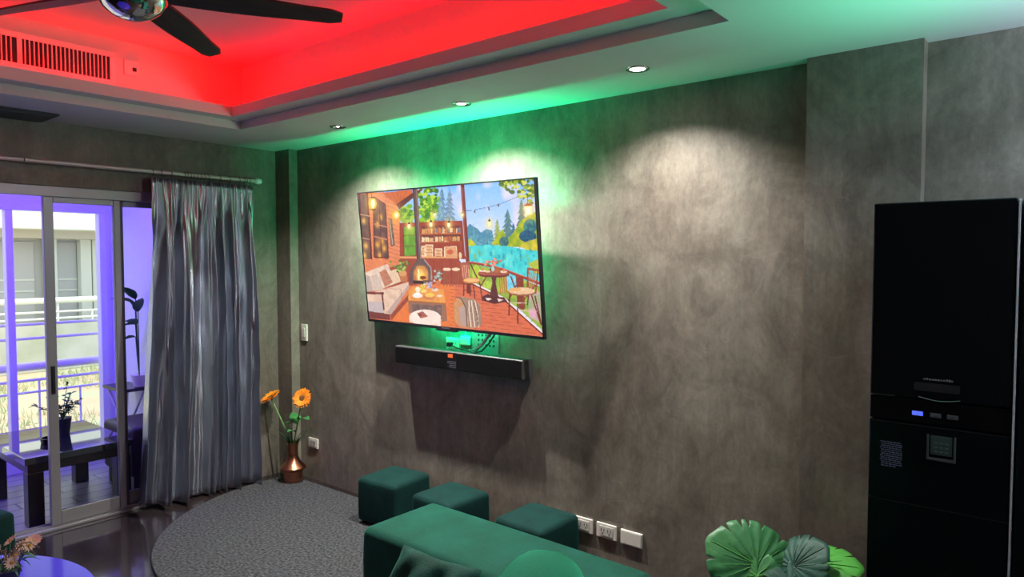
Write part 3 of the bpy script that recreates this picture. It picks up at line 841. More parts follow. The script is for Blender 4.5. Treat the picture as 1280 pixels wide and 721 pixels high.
    line('A', [(400, 706), (870, 706)], 16, (222, 150, 98)); line('A', [(400, 718), (870, 718)], 8, (130, 50, 38))
    poly('C', [(400, 95), (860, 95), (870, 300), (740, 305), (480, 300), (400, 240)], (160, 68, 48), (152, 62, 44), N8)
    for x in (480, 560, 680, 745, 820): line('C', [(x, 98), (x, 290)], 4, (124, 46, 36))
    # stove pipe, hood
    poly('A', [(504, 128), (545, 126), (580, 730), (540, 730)], (104, 78, 74)); line('A', [(512, 128), (548, 730)], 9, (70, 50, 50)); line('A', [(536, 128), (572, 730)], 7, (150, 120, 112))
    poly('C', [(545, 95), (598, 95), (655, 165), (662, 270), (640, 300), (490, 300), (478, 265), (488, 180)], (110, 84, 84), (84, 62, 64))
    line('C', [(598, 98), (655, 168), (660, 270)], 10, (170, 140, 140))
    poly('C', [(515, 190), (545, 150), (600, 150), (632, 195), (632, 280), (508, 280)], (206, 130, 70), (160, 80, 50), N8)
    glow('C', 575, 235, 60, (255, 214, 110), 1.); line('C', [(552, 180), (556, 270)], 12, (255, 232, 170)); ell('C', 590, 250, 26, 16, (130, 60, 30)); line('C', [(505, 278), (640, 278)], 9, (76, 50, 46)); line('C', [(510, 290), (640, 296)], 14, (50, 30, 30))
    # main post
    poly('B', [(176, 96), (206, 94), (246, 720), (262, 1000), (225, 1000), (216, 720)], (128, 52, 40), (104, 40, 32)); line('B', [(182, 96), (224, 720)], 6, (168, 82, 60))
    # string lights
    line('A', [(450, 310), (560, 318), (720, 325)], 4, (80, 70, 60)); line('B', [(200, 320), (290, 312), (400, 290), (500, 262), (650, 200)], 4, (70, 66, 70))
    for x, y in ((290, 325), (482, 275), (405, 305)): ell('B', x, y, 7, 14, (110, 90, 80))
    for c, x, y, r in (('A', 475, 445, 14), ('A', 655, 430, 15), ('B', 80, 435, 15), ('B', 408, 425, 15), ('A', 683, 350, 10), ('B', 190, 350, 9)):
        glow(c, x, y, r * 3.2, (255, 220, 120), .8); ell(c, x, y, r * .8, r * 1.4, (255, 244, 190)); line(c, [(x, y - r * 4), (x, y - r)], 3, (60, 50, 44)); ell(c, x, y - r * 1.7, r * .6, r * .6, (60, 60, 40))
    glow('B', 716, 318, 90, (255, 210, 120), .7); poly('B', [(690, 285), (745, 282), (752, 355), (696, 358)], (255, 232, 170)); ell('B', 718, 322, 16, 26, (255, 252, 225)); poly('B', [(675, 285), (715, 255), (762, 280)], (196, 96, 40)); line('B', [(715, 180), (716, 258)], 4, (80, 50, 30))
    # railing and view below it
    poly('D', [(165, 115), (300, 150), (470, 210), (680, 285), (700, 620), (520, 450), (250, 290), (168, 250)], (176, 188, 60), (110, 150, 70), N8)
    poly('D', [(440, 200), (560, 230), (520, 330), (440, 320)], (90, 190, 214), (150, 210, 230)); poly('D', [(590, 330), (690, 330), (690, 560), (600, 520)], (226, 160, 190), (140, 170, 110), N8)
    ell('D', 215, 190, 30, 60, (220, 206, 60), (150, 190, 60)); ell('D', 300, 280, 30, 30, (200, 210, 80), (140, 180, 70))
    line('D', [(165, 255), (300, 320), (420, 380), (700, 635)], 12, (236, 214, 214)); line('D', [(165, 265), (300, 332), (420, 392), (700, 648)], 9, (96, 36, 34))
    for (x0, y0, x1, y1) in ((170, 115, 250, 290), (250, 290, 330, 150), (470, 215, 540, 420), (540, 225, 450, 400), (560, 400, 650, 280), (590, 260, 690, 580), (520, 220, 560, 470)):
        line('D', [(x0, y0), (x1, y1)], 10, (116, 44, 38))
    poly('D', [(505, 215), (560, 230), (575, 460), (530, 460)], (150, 74, 52), (120, 52, 40))
    line('D', [(160, 112), (300, 135), (420, 170), (690, 275)], 17, (150, 56, 44)); line('D', [(160, 105), (300, 126), (420, 160), (690, 263)], 6, (206, 108, 86))
    # round table
    poly('D', [(322, 205), (368, 205), (358, 260), (380, 375), (312, 375), (335, 260)], (112, 56, 56), (84, 40, 42)); 
    for k in range(4): line('D', [(385 + k * 16, 215), (395 + k * 16, 345)], 8, (186, 100, 60))
    poly('D', [(258, 370), (300, 348), (345, 370), (420, 375), (445, 405), (350, 425), (265, 400)], (86, 42, 44)); poly('D', [(280, 378), (335, 385), (300, 400)], (240, 214, 200)); poly('D', [(370, 385), (420, 390), (380, 408)], (230, 204, 190))
    ell('D', 345, 206, 116, 20, (112, 48, 44)); ell('D', 345, 192, 118, 20, (176, 96, 76), (150, 76, 60))
    for x, y, rx, ry, c_ in ((262, 175, 24, 9, (240, 220, 200)), (300, 180, 20, 7, (230, 200, 150)), (418, 182, 26, 9, (230, 200, 180)), (420, 172, 14, 8, (220, 130, 60)), (262, 168, 12, 7, (210, 120, 50)), (370, 172, 22, 20, (176, 96, 52)), (338, 160, 12, 20, (170, 200, 190))): ell('D', x, y, rx, ry, c_)
    for k in range(26): ell('D', 345 + rng.normal(0, 22), 112 + rng.normal(0, 12), 9, 8, [(232, 90, 80), (246, 140, 120), (90, 140, 70)][k % 3])
    # chairs and stools
    def legs(c, L, col, w): 
        for p, q in L: line(c, [p, q], w, col)
    brown = (108, 48, 38)
    legs('D', [((125, 265), (122, 365)), ((168, 275), (172, 370)), ((195, 275), (206, 385)), ((240, 260), (262, 405))], (122, 56, 44), 9); line('D', [(125, 320), (205, 330)], 6, (122, 56, 44))
    poly('D', [(96, 115), (160, 105), (168, 232), (112, 240)], (176, 100, 78), (150, 80, 64)); 
    for k in range(4): line('D', [(112 + k * 14, 130), (122 + k * 14, 232)], 5, (226, 160, 130))
    ell('D', 182, 250, 66, 22, (214, 146, 84), (186, 110, 60)); ell('D', 182, 246, 58, 15, (232, 178, 116))
    for x in (785, 858):
        legs('C', [((x - 18, 190), (x - 26, 322)), ((x + 18, 190), (x + 26, 322)), ((x, 195), (x, 315))], (150, 84, 62), 8); line('C', [(x - 24, 275), (x + 24, 275)], 6, (150, 84, 62)); ell('C', x, 180, 33, 13, (238, 204, 172))
    legs('D', [((595, 155), (590, 300)), ((668, 165), (650, 345))], (150, 76, 52), 12); line('D', [(588, 158), (672, 172)], 20, (160, 84, 58))
    for k in range(4): line('D', [(606 + k * 14, 178), (600 + k * 13, 305)], 6, (176, 104, 74))
    legs('D', [((462, 340), (455, 512)), ((520, 355), (519, 572)), ((645, 360), (690, 570)), ((600, 350), (590, 430))], brown, 10); line('D', [(460, 415), (590, 415)], 6, (220, 190, 170)); line('D', [(520, 470), (660, 475)], 7, (206, 176, 160))
    ell('D', 548, 336, 100, 28, (150, 90, 66)); ell('D', 548, 325, 98, 26, (236, 206, 176), (214, 160, 110)); ell('D', 500, 315, 44, 14, (226, 160, 90), a=.7)
    # basket with blanket
    poly('D', [(48, 430), (70, 385), (110, 370), (200, 390), (246, 430), (256, 580), (200, 610), (90, 600), (55, 560)], (212, 156, 104), (186, 126, 88)); poly('D', [(85, 450), (135, 440), (145, 600), (100, 585)], (180, 150, 140))
    poly('D', [(70, 372), (150, 380), (215, 400), (245, 450), (258, 590), (165, 608), (140, 470), (110, 400)], (170, 136, 116), (140, 110, 96))
    for x0, x1 in ((160, 178), (180, 205), (205, 235)): line('D', [(x0, 400), (x1 - 14, 480), (x1, 600)], 9, (226, 200, 180))
    line('D', [(70, 374), (105, 385), (140, 460), (150, 600)], 6, (80, 60, 56)); line('D', [(200, 410), (220, 500), (235, 595)], 5, (96, 70, 64))
    # sofa
    poly('C', [(105, 215), (210, 170), (300, 138), (322, 190), (405, 285), (250, 345), (120, 372)], (232, 206, 184), (206, 176, 158), N8)
    poly('C', [(120, 390), (270, 350), (470, 285), (476, 330), (400, 450), (325, 560), (275, 560), (128, 520)], (228, 196, 172), (210, 172, 150), N8)
    poly('C', [(290, 540), (415, 380), (476, 300), (476, 335), (330, 560)], (186, 156, 146)); poly('C', [(130, 450), (262, 455), (270, 560), (128, 530)], (190, 172, 172)); line('C', [(408, 345), (418, 430)], 5, (160, 116, 100)); line('C', [(250, 345), (400, 345)], 4, (180, 140, 120))
    poly('C', [(108, 225), (150, 240), (178, 365), (120, 372)], (196, 176, 166), (170, 150, 144)); poly('C', [(160, 240), (212, 220), (266, 350), (192, 366)], (218, 196, 180), (190, 164, 150)); poly('C', [(228, 200), (284, 180), (342, 290), (276, 328)], (200, 134, 104), (170, 106, 84)); poly('C', [(314, 198), (372, 178), (410, 280), (350, 302)], (234, 204, 172), (208, 172, 140)); poly('C', [(212, 180), (262, 160), (250, 200), (225, 205)], (226, 200, 176))
    line('C', [(115, 378), (268, 384)], 20, (120, 62, 56)); line('C', [(255, 385), (268, 520)], 13, (110, 56, 50)); poly('C', [(130, 530), (320, 555), (322, 605), (135, 590)], (132, 72, 66), (104, 50, 48)); poly('C', [(325, 560), (476, 385), (470, 440), (330, 605)], (166, 84, 62), (130, 62, 50))
    # plant stand by the sofa
    poly('C', [(395, 235), (462, 232), (462, 284), (408, 286)], (186, 112, 74)); ell('C', 425, 215, 32, 26, (206, 150, 96))
    for k in range(34): ell('C', 412 + rng.normal(0, 30), 165 + rng.normal(0, 22), 11, 9, [(110, 146, 60), (70, 110, 50), (176, 186, 96)][k % 3])
    # coffee table
    poly('C', [(470, 440), (775, 455), (788, 605), (745, 615), (735, 500), (510, 480), (505, 545), (474, 540)], (150, 104, 84)); poly('C', [(500, 470), (740, 480), (745, 590), (505, 560)], (88, 64, 66), (140, 110, 96), N8); line('C', [(500, 545), (750, 570)], 8, (190, 130, 90))
    poly('C', [(470, 365), (500, 325), (755, 345), (775, 462), (470, 446)], (232, 160, 82), (212, 136, 66), N8); line('C', [(470, 446), (775, 462)], 9, (166, 96, 54))
    for x, y, rx, ry, c_ in ((545, 400, 42, 18, (236, 220, 214)), (545, 385, 28, 10, (250, 240, 230)), (640, 408, 48, 24, (206, 120, 76)), (645, 395, 38, 18, (240, 190, 90)), (548, 350, 22, 24, (240, 220, 190)), (725, 400, 24, 10, (236, 206, 180)), (690, 350, 26, 14, (226, 196, 176)), (600, 360, 20, 14, (240, 200, 130))): ell('C', x, y, rx, ry, c_)
    for k in range(16): ell('C', 588 + rng.normal(0, 14), 328 + rng.normal(0, 14), 8, 8, [(236, 200, 60), (250, 220, 110), (140, 150, 60)][k % 3])
    for k in range(22): ell('C', 645 + rng.normal(0, 20), 318 + rng.normal(0, 18), 9, 9, [(176, 160, 190), (140, 126, 160), (210, 190, 200)][k % 3])
    poly('C', [(688, 275), (738, 272), (730, 315), (698, 318)], (206, 112, 74))
    for k in range(30): ell('C', 713 + rng.normal(0, 18), 238 + rng.normal(0, 20), 9, 8, [(150, 166, 156), (100, 130, 110), (190, 196, 190)][k % 3])
    # white pouf and book
    poly('C', [(478, 580), (735, 590), (738, 650), (480, 620)], (236, 208, 196)); ell('C', 606, 580, 130, 66, (244, 224, 212), (228, 200, 188), N20)
    poly('C', [(540, 545), (588, 528), (632, 572), (572, 592)], (166, 92, 76)); poly('C', [(560, 590), (632, 572), (660, 572), (640, 582), (575, 598)], (236, 214, 196)); ell('C', 565, 560, 14, 9, (110, 56, 50))
    img *= (.975 + .05 * N3)[..., None]
    return np.clip(img, 0, 255)
img = picture()
limg = np.where(img / 255 <= .04045, img / 255 / 12.92, ((img / 255 + .055) / 1.055) ** 2.4)
sx0, sx1, sz0, sz1 = -W / 2 + b_, W / 2 - b_, -HH / 2 + b_ + .008, HH / 2 - b_
me = bpy.data.meshes.new('screen')
gx = np.linspace(sx0, sx1, PW); gz = np.linspace(sz1, sz0, PH)
vx_, vz_ = np.meshgrid(gx, gz)
verts = np.stack([vx_, np.zeros_like(vx_), vz_], -1).reshape(-1, 3)
ii = np.arange(PH * PW).reshape(PH, PW)
fa = np.stack([ii[:-1, :-1], ii[1:, :-1], ii[1:, 1:], ii[:-1, 1:]], -1).reshape(-1, 4)
me.vertices.add(len(verts)); me.vertices.foreach_set('co', verts.ravel())
me.loops.add(fa.size); me.loops.foreach_set('vertex_index', fa.ravel())
me.polygons.add(len(fa)); me.polygons.foreach_set('loop_start', np.arange(0, fa.size, 4))
me.update(calc_edges=True)
ca = me.color_attributes.new('picture', 'FLOAT_COLOR', 'POINT')
ca.data.foreach_set('color', np.concatenate([limg.reshape(-1, 3), np.ones((PH * PW, 1))], 1).astype(np.float32).ravel())
m = bpy.data.materials.new('lit_screen'); m.use_nodes = True
nt = m.node_tree; b = nt.nodes['Principled BSDF']
at = nt.nodes.new('ShaderNodeAttribute'); at.attribute_name = 'picture'
b.inputs['Base Color'].default_value = (.01, .01, .01, 1); b.inputs['Roughness'].default_value = .35
nt.links.new(at.outputs['Color'], b.inputs['Emission Color']); b.inputs['Emission Strength'].default_value = 1.0
me.materials.append(m)
o = bpy.data.objects.new('screen', me); COL.objects.link(o); o.parent = tv; o.location = (0, .0005, 0)

# LED tape on the back of the set
GREEN = (.0, 1., .34)
def back_strip(loc, rot, L, p):
    l = area('green_backlight', loc, rot, L, .02, p, GREEN); l.parent = tv; return l
def strip(loc, aim, along, L, p):
    z = -Vector(aim).normalized(); x = Vector(along); x = (x - z * x.dot(z)).normalized(); y = z.cross(x)
    l = area('green_backlight', loc, Matrix((x, y, z)).transposed().to_euler(), L, .02, p, GREEN); l.parent = tv
strip((0, .052, HH / 2 - .10), (0, .62, .78), (1, 0, 0), 1.46, 14.)
strip((.05, .052, -HH / 2 + .10), (0, .7, -.72), (1, 0, 0), .55, 7.)
strip((W / 2 - .30, .060, -.02), (.86, .5, 0), (0, 0, 1), .62, 2.6)
strip((-W / 2 + .12, .052, .05), (-.93, .36, 0), (0, 0, 1), .6, 4.5)

# wall bracket, cables -------------------------------------------------
br = thing('wall_bracket', 'white perforated steel bracket with folding arms carrying the television', 'bracket', (-2.80, YW, 1.20))
bm = BM(); box(bm, -.09, .13, -.006, 0, -.10, .55, .002)
obj('wall_plate', bm, M_alu, br)
bm = BM()
for i in range(5):
    for j in range(4): lathe(bm, [(.008, -.0075), (.008, -.0061)], 10, c=(-.03 + i * .03, 0, -.02 + j * .03), axis='y')
obj('hole', bm, M_slot, br)
bm = BM()
tube(bm, [(-.10, -.03, -.065), (-.02, -.05, -.05), (.06, -.07, .0), (.15, -.085, .085)], .011, 10)
obj('arm', bm, M_steel, br, smooth=True)
bm = BM(); box(bm, -.30, .15, -.040, -.0061, .48, .52, .004); obj('hanging_rail', bm, M_black, br)
cb = thing('power_cable', 'black cable drooping between the television and the soundbar', 'cable', (-3.0, YW - .052, 1.17))
bm = BM(); tube(bm, [(-.03, 0, 0), (.04, -.02, -.012), (.12, -.025, -.02), (.2, -.03, -.03), (.26, -.03, -.015), (.33, -.04, .04), (.40, -.05, .12)], .005, 8)
obj('lead', bm, M_black, cb, smooth=True)
bm = BM(); box(bm, -.05, -.015, -.012, .016, -.014, .014, .004); obj('plug', bm, M_black, cb)
ad = thing('power_adapter', 'white power adapter block glowing green under the television', 'adapter', (-2.93, YW - .003, 1.20))
bm = BM(); box(bm, -.035, .035, -.028, .0, -.03, .03, .008); obj('body', bm, M_white, ad)
bm = BM(); tube(bm, [(.0, -.016, .029), (.005, -.018, .08), (-.02, -.012, .13)], .003, 6); obj('lead', bm, M_white, ad, smooth=True)

# soundbar ---------------------------------------------------------------
sb = thing('soundbar', 'long black soundbar mounted on the wall below the television', 'soundbar', (-2.943, 3.085, 1.078), (0, R(.0), 0))
bm = BM(); box(bm, -.535, .535, -.055, .045, -.057, .057, .008, 3); obj('cabinet', bm, mat('soundbar_shell', (.05, .05, .05), .42, spec=.5), sb)
bm = BM(); box(bm, -.528, .528, -.0575, -.055, -.051, .050, .001); obj('grille', bm, mat('soundbar_cloth', (.005, .005, .006), .85, spec=.1, bump=(300, .4, (1, 1, 1))), sb)
bm = BM(); box(bm, -.03, .03, -.055, .055, -.02, .02); o = obj('wall_mount', bm, M_black, sb)
bm = BM(); box(bm, -.055, .03, -.0590, -.0576, -.050, .052); stk = obj('sticker', bm, mat('sticker_black', (.007, .007, .009), .6, spec=.15), sb)
bm = BM(); box(bm, -.043, -.002, -.0602, -.0591, .022, .044, .003); obj('logo', bm, mat('sticker_orange', (.9, .16, .03), .5), stk)
bm = BM(); box(bm, -.046, -.040, -.0600, -.0591, -.012, -.002)
box(bm, -.049, -.037, -.0600, -.0591, -.009, -.005)
for r_ in range(4):
    x = -.032
    while x < .020:
        w_ = random.uniform(.004, .010); box(bm, x, min(x + w_, .024), -.0598, -.0591, -.004 - r_ * .011, -.000 - r_ * .011); x += w_ + .003
obj('lettering', bm, mat('sticker_print', (.16, .165, .20), .5), stk)

# ------------------------------------------------------------------ refrigerator
FX0, FX1, FY = -.512, .39, 2.42
fr = thing('refrigerator', 'tall black two door refrigerator with water dispenser standing against the wall', 'refrigerator', (FX0, FY, 0))
M_fridge = mat('fridge_black_glass', (.004, .005, .006), .16, spec=.35)
M_fridge2 = mat('fridge_black_side', (.006, .006, .007), .45)
w1 = .366
bm = BM(); box(bm, 0, FX1 - FX0, .055, .64, .02, 1.872, .006); obj('body', bm, M_fridge2, fr)
d1 = bpy.data.objects.new('door', None)
bm = BM(); box(bm, 0, w1, 0, .05, 1.276, 1.876, .004); ud = obj('upper_door', bm, M_fridge, fr)
bm = BM(); box(bm, 0, w1, .006, .05, 1.200, 1.272, .002); cpn = obj('control_panel', bm, M_blackgloss, fr)
bm = BM(); box(bm, 0, w1, 0, .05, .05, 1.196, .004); ld = obj('lower_door', bm, M_fridge, fr)
bm = BM(); box(bm, w1 + .014, FX1 - FX0, 0, .05, .05, 1.876, .004); rd = obj('door', bm, M_fridge, fr)
bm = BM(); box(bm, w1 + .003, w1 + .0085, -.003, .05, .06, 1.872, .001); obj('edge_strip', bm, mat('edge_aluminium', (.62, .62, .62), .4, .2), fr)
bm = BM(); box(bm, .0, .072, -.0012, -.0001, 1.276, 1.2785); obj('edge_trim', bm, M_steel, ud)
# name and display on the upper door
bm = BM(); x = .146
while x < .222:
    w_ = random.uniform(.004, .007)
    if not .186 < x < .191: box(bm, x, x + w_, -.0006, -.0001, 1.336, 1.3425 if random.random() < .4 else 1.341)
    x += w_ + .0018
obj('lettering', bm, mat('dim_silver_print', (.25, .25, .25), .4), ud)
bm = BM(); box(bm, .122, .242, -.0008, -.0001, 1.302, 1.327); obj('display', bm, mat('display_grey', (.022, .022, .024), .35), ud)
bm = BM(); tube(bm, [(.135 + .108 * k / 12, -.001, 1.283 - .008 * math.sin(PI * k / 12)) for k in range(13)], .0013, 6); obj('handle_lip', bm, M_steel, ud, smooth=True)
for k, x in enumerate((.118, .166, .210)):
    bm = BM(); box(bm, x, x + .029, .0035, .006, 1.2235, 1.2365, .001)
    o = obj('button', bm, mat('blue_lit_button', (.05, .06, .3), .4, emit=(.10, .16, 1.), estr=.9) if k == 0 else mat('grey_button', (.10, .11, .11), .4), cpn)
    if k == 0: o['label'] = 'blue lit button'
    bm = BM(); box(bm, x + .010, x + .019, .003, .0036, 1.2265, 1.2285); obj('symbol', bm, M_slot if k else mat('blue_symbol', (.3, .3, .4), .4), o)
# dispenser
bm = BM()
box(bm, .160, .166, -.006, -.0001, 1.098, 1.172, .002); box(bm, .230, .236, -.006, -.0001, 1.098, 1.172, .002); box(bm, .160, .236, -.006, -.0001, 1.094, 1.103, .002)
obj('dispenser_frame', bm, mat('dispenser_rim', (.07, .075, .075), .35), ld)
bm = BM(); box(bm, .170, .226, -.004, -.0001, 1.112, 1.170, .004); pad = obj('dispenser_paddle', bm, mat('paddle_grey_green', (.045, .075, .062), .4), ld)
bm = BM()
for r_ in range(3):
    for c_ in range(3): box(bm, .180 + c_ * .014, .189 + c_ * .014, -.0052, -.004, 1.121 + r_ * .013, 1.124 + r_ * .013)
obj('rib', bm, mat('paddle_light', (.16, .22, .2), .4), pad)
bm = BM()
for r_ in range(13):
    x = .036 if r_ not in (0, 3, 7, 9) else .033
    while x < .090 - (.02 if r_ == 12 else 0):
        w_ = random.uniform(.004, .012); box(bm, x, min(x + w_, .094), -.0006, -.0001, 1.128 - r_ * .0063, 1.131 - r_ * .0063); x += w_ + .002
obj('notice_print', bm, mat('notice_lettering', (.16, .17, .26), .5), ld)
bm = BM(); box(bm, .0, w1, -.0012, -.0001, .945, .9465); obj('seam', bm, mat('seam_grey', (.03, .03, .03), .4), ld)
for sx, sy in ((.05, .1), (.85, .1), (.05, .6), (.85, .6)):
    bm = BM(); lathe(bm, [(.02, 0), (.02, .025)], 12, c=(sx, sy, 0)); obj('foot', bm, M_black, fr)

# ------------------------------------------------------------------ monstera
mon = thing('monstera_plant', 'potted monstera with large split leaves between the wall and refrigerator', 'plant', (-.86, 2.78, 0))
bm = BM(); lathe(bm, [(.09, 0), (.10, .01), (.125, .20), (.130, .22), (.120, .22), (.112, .19), (.0001, .185)], 32); obj('pot', bm, M_terra, mon, smooth=True)
def monstera_bm(size, ns=6, cup=.25, seed=0):
    rnd = random.Random(seed)
    bm = BM(); NA, NR = 220, 9
    slits = []
    for s in (1, -1):
        for k in range(ns): slits.append(s * R(28 + k * 112 / ns + rnd.uniform(-6, 6)))
    def rad(a):        # a measured from tip direction (+x)
        aa = abs(a)
        r = 1.0 - .10 * (aa / PI) ** 2 + .10 * math.exp(-(aa / .22) ** 2)
        r *= 1 + .05 * math.sin(aa * 2)
        r *= .80 if False else 1
        if aa > 2.75: r *= max(.10, 1 - ((aa - 2.75) / (PI - 2.75)) ** 1.5 * .9)
        for s in slits:
            d = abs(a - s)
            r *= 1 - (.12 + .16 * (math.sin(s * 9.7) ** 2)) * math.exp(-(d / .026) ** 2)
        return r
    rings = []
    for j in range(NR + 1):
        t = (j + .0) / NR
        ring = []
        for i in range(NA):
            a = -PI + 2 * PI * (i + .5) / NA
            rr_ = rad(a) if True else 0
            tt = t * rr_
            x = tt * math.cos(a) * .84 + .0; y = tt * math.sin(a) * .74
            ridge = .009 * math.cos(ns * 2 * abs(a) * 180 / 112) * t
            z = -cup * (y * y * 1.2 + max(0, x) ** 2 * .7 + .3 * max(0, -x) ** 2) + .09 * abs(y) + ridge * abs(math.sin(a))
            if j == 0: ring = None; break
            ring.append(bm.verts.new((x * size, y * size, z * size)))
        rings.append(ring)
    c = bm.verts.new((0, 0, 0))
    R1 = rings[1]
    for i in range(NA): bm.faces.new((c, R1[i], R1[(i + 1) % NA]))
    for A, B in zip(rings[1:], rings[2:]):
        for i in range(NA): bm.faces.new((A[i], B[i], B[(i + 1) % NA], A[(i + 1) % NA]))
    r = bmesh.ops.extrude_face_region(bm, geom=bm.faces[:])
    vs = [g_ for g_ in r['geom'] if isinstance(g_, bmesh.types.BMVert)]
    bmesh.ops.translate(bm, vec=(0, 0, -.0016), verts=vs)
    return bm
def vein_bm(size, ns=6, cup=.25):
    bm = BM()
    def P(x, y): return (x * size, y * size, (-cup * (y * y * 1.2 + max(0, x) ** 2 * .7 + .3 * max(0, -x) ** 2) + .09 * abs(y)) * size + .0015)
    tube(bm, [P(-.02 + .85 * k / 8, 0) for k in range(9)], [.0030 - .00025 * k for k in range(9)], 6)
    for s in (1, -1):
        for k in range(ns + 1):
            a = R(14 + k * 122 / ns)
            tube(bm, [P(.78 * t * math.cos(a) * .8, s * .78 * t * math.sin(a) * .66) for t in (.03, .3, .6, .95)], [.0018, .0014, .001, .0005], 5)
    return bm
def frame(tip, nrm):
    x = Vector(tip).normalized(); n = Vector(nrm); z = (n - x * n.dot(x)).normalized(); y = z.cross(x)
    return Matrix((x, y, z)).transposed().to_euler()
leaves = [  # attachment point, tip direction, face normal, size, material, slits, seed
    ((-.095, -.10, .505), (-.90, -.30, .42), (.05, -.80, .62), .222, M_monst, 6, 1, 'lighter green leaf'),
    ((.03, -.06, .520), (.55, .15, .60), (-.10, -.62, .75), .165, M_monst2, 6, 2, 'blue green leaf'),
    ((.075, .0, .520), (.92, .25, .24), (-.1, -.34, .94), .20, M_monst3, 5, 3, 'bright green leaf'),
    ((-.085, -.13, .475), (.05, -.55, -.85), (.1, -.85, .55), .13, M_monst, 4, 4, None),
    ((.04, -.12, .47), (.45, -.5, -.55), (.2, -.6, .8), .15, M_monst2, 5, 5, None)]
for loc, tip, nrm, size, mt, ns, sd, lab in leaves:
    rot = frame(tip, nrm)
    o = obj('leaf', monstera_bm(size, ns, .30, sd), mt, mon, smooth=True, angle=0); o.location = loc; o.rotation_euler = rot
    if lab: o['label'] = lab
    v = obj('vein', vein_bm(size, ns, .30), M_monst3 if mt is M_monst else mt, o, smooth=True)
    bm = BM(); L = Vector(loc); tube(bm, [(0, 0, .185), (L.x * .35, L.y * .35, .185 + (L.z - .185) * .6), (L.x * .8, L.y * .8, L.z * .99 - .02), (L.x, L.y, L.z - .001)], [.007, .006, .005, .004], 8)
    obj('stem', bm, M_stem, mon, smooth=True)

# ------------------------------------------------------------------ coffee table with bouquet
ctx, cty, ctz = -3.08, .44, .45
ct = thing('coffee_table', 'round dark glass coffee table at the lower left corner', 'coffee table', (ctx, cty, 0))
bm = BM(); lathe(bm, [(.0001, ctz - .012), (.600, ctz - .012), (.608, ctz - .006), (.606, ctz), (.0001, ctz)], 96); obj('tabletop', bm, mat('blue_glass_top', (.06, .045, .62), .09, spec=.08), ct, smooth=True, angle=30)
bm = BM(); lathe(bm, [(.30, 0), (.30, .03), (.06, .05), (.05, ctz - .03), (.16, ctz - .012)], 48); obj('pedestal', bm, M_black, ct, smooth=True, angle=40)
bv = thing('flower_pot', 'dark small pot holding pale daisies on the coffee table', 'flower pot', (-3.16, .80, ctz))
bm = BM(); lathe(bm, [(.03, 0), (.035, .004), (.045, .06), (.047, .065), (.040, .065), (.0001, .055)], 24); obj('bowl', bm, M_terra, bv, smooth=True)
bq = thing('bouquet', 'bunch of pale cream and orange daisies in the pot on the coffee table', 'bouquet', (-3.16, .80, ctz + .056))
M_cream = mat('cream_petal', (.88, .76, .52), .6); M_peach = mat('peach_petal', (.88, .55, .30), .6); M_pink = mat('pink_petal', (.65, .38, .34), .6)
M_yel = mat('daisy_centre', (.55, .25, .02), .8)
heads = [((-.085, .035, .085), M_peach), ((-.02, .055, .075), M_cream), ((.035, .065, .088), M_cream), ((.02, .02, .06), M_cream), ((.0, .095, .092), M_pink), ((-.05, -.02, .07), M_cream), ((.06, .0, .05), M_cream), ((-.04, .09, .08), M_peach), ((.02, .085, .097), M_pink)]
for (x, y, z), mt in heads:
    fl = obj('flower', BM(), mt, bq); 
    bm = BM(); n_ = Vector((x * 4 + .3, y * 3 - .5, .5)).normalized(); q = n_.to_track_quat('Z', 'Y').to_matrix().to_4x4(); q.translation = (x, y, z)
    for k in range(13):
        a = 2 * PI * k / 13; d = Vector((math.cos(a), math.sin(a), 0)); s = Vector((-math.sin(a), math.cos(a), 0))
        pr_ = None
        for i in range(5):
            t = i / 4; ww = .0042 * math.sin(PI * (.15 + .8 * t)); c_ = d * (.005 + .021 * t) + Vector((0, 0, .004 * t))
            A_ = bm.verts.new(q @ (c_ + s * ww)); B_ = bm.verts.new(q @ (c_ - s * ww)); D_ = bm.verts.new(q @ (c_ - Vector((0, 0, .001))))
            if pr_: bm.faces.new((pr_[0], pr_[1], B_, A_)); bm.faces.new((pr_[1], pr_[2], D_, B_)); bm.faces.new((pr_[2], pr_[0], A_, D_))
            pr_ = (A_, B_, D_)
    me_ = fl.data; bm.to_mesh(me_); bm.free()
    bm = BM(); lathe(bm, [(.0001, .005), (.005, .004), (.007, 0)], 10); bmesh.ops.transform(bm, matrix=q, verts=bm.verts[:]); obj('centre', bm, M_yel, fl, smooth=True)
    bm = BM(); tube(bm, [(x * .15, y * .15, -.02), (x * .6, y * .6, z * .5), (x, y, z)], .0016, 5); obj('stem', bm, M_grass, fl)
for k in range(30):
    a = random.uniform(0, 2 * PI); o = obj('leaf', leaf_bm(random.uniform(.03, .06), .014, .5, .0), M_grass, bq, smooth=True)
    rr_ = random.uniform(.0, .055); o.location = (rr_ * math.cos(a), rr_ * math.sin(a), random.uniform(.015, .06)); o.rotation_euler = (random.uniform(-.5, .5), random.uniform(-.6, .4), a)
M_twig = mat('dry_twig', (.16, .10, .06), .8)
for k in range(14):
    a = R(random.uniform(-40, 70)); L_ = random.uniform(.07, .12)
    p0 = Vector((0, 0, .0)); pts = [p0 + Vector((math.cos(a) * L_ * t, math.sin(a) * L_ * t, .02 + .10 * math.sin(PI * t * .75) - .02 * t)) + Vector((random.uniform(-.004, .004),) * 3) for t in (0, .25, .5, .75, 1)]
    bm = BM(); tube(bm, pts, .0012, 5); obj('twig', bm, M_twig, bq)

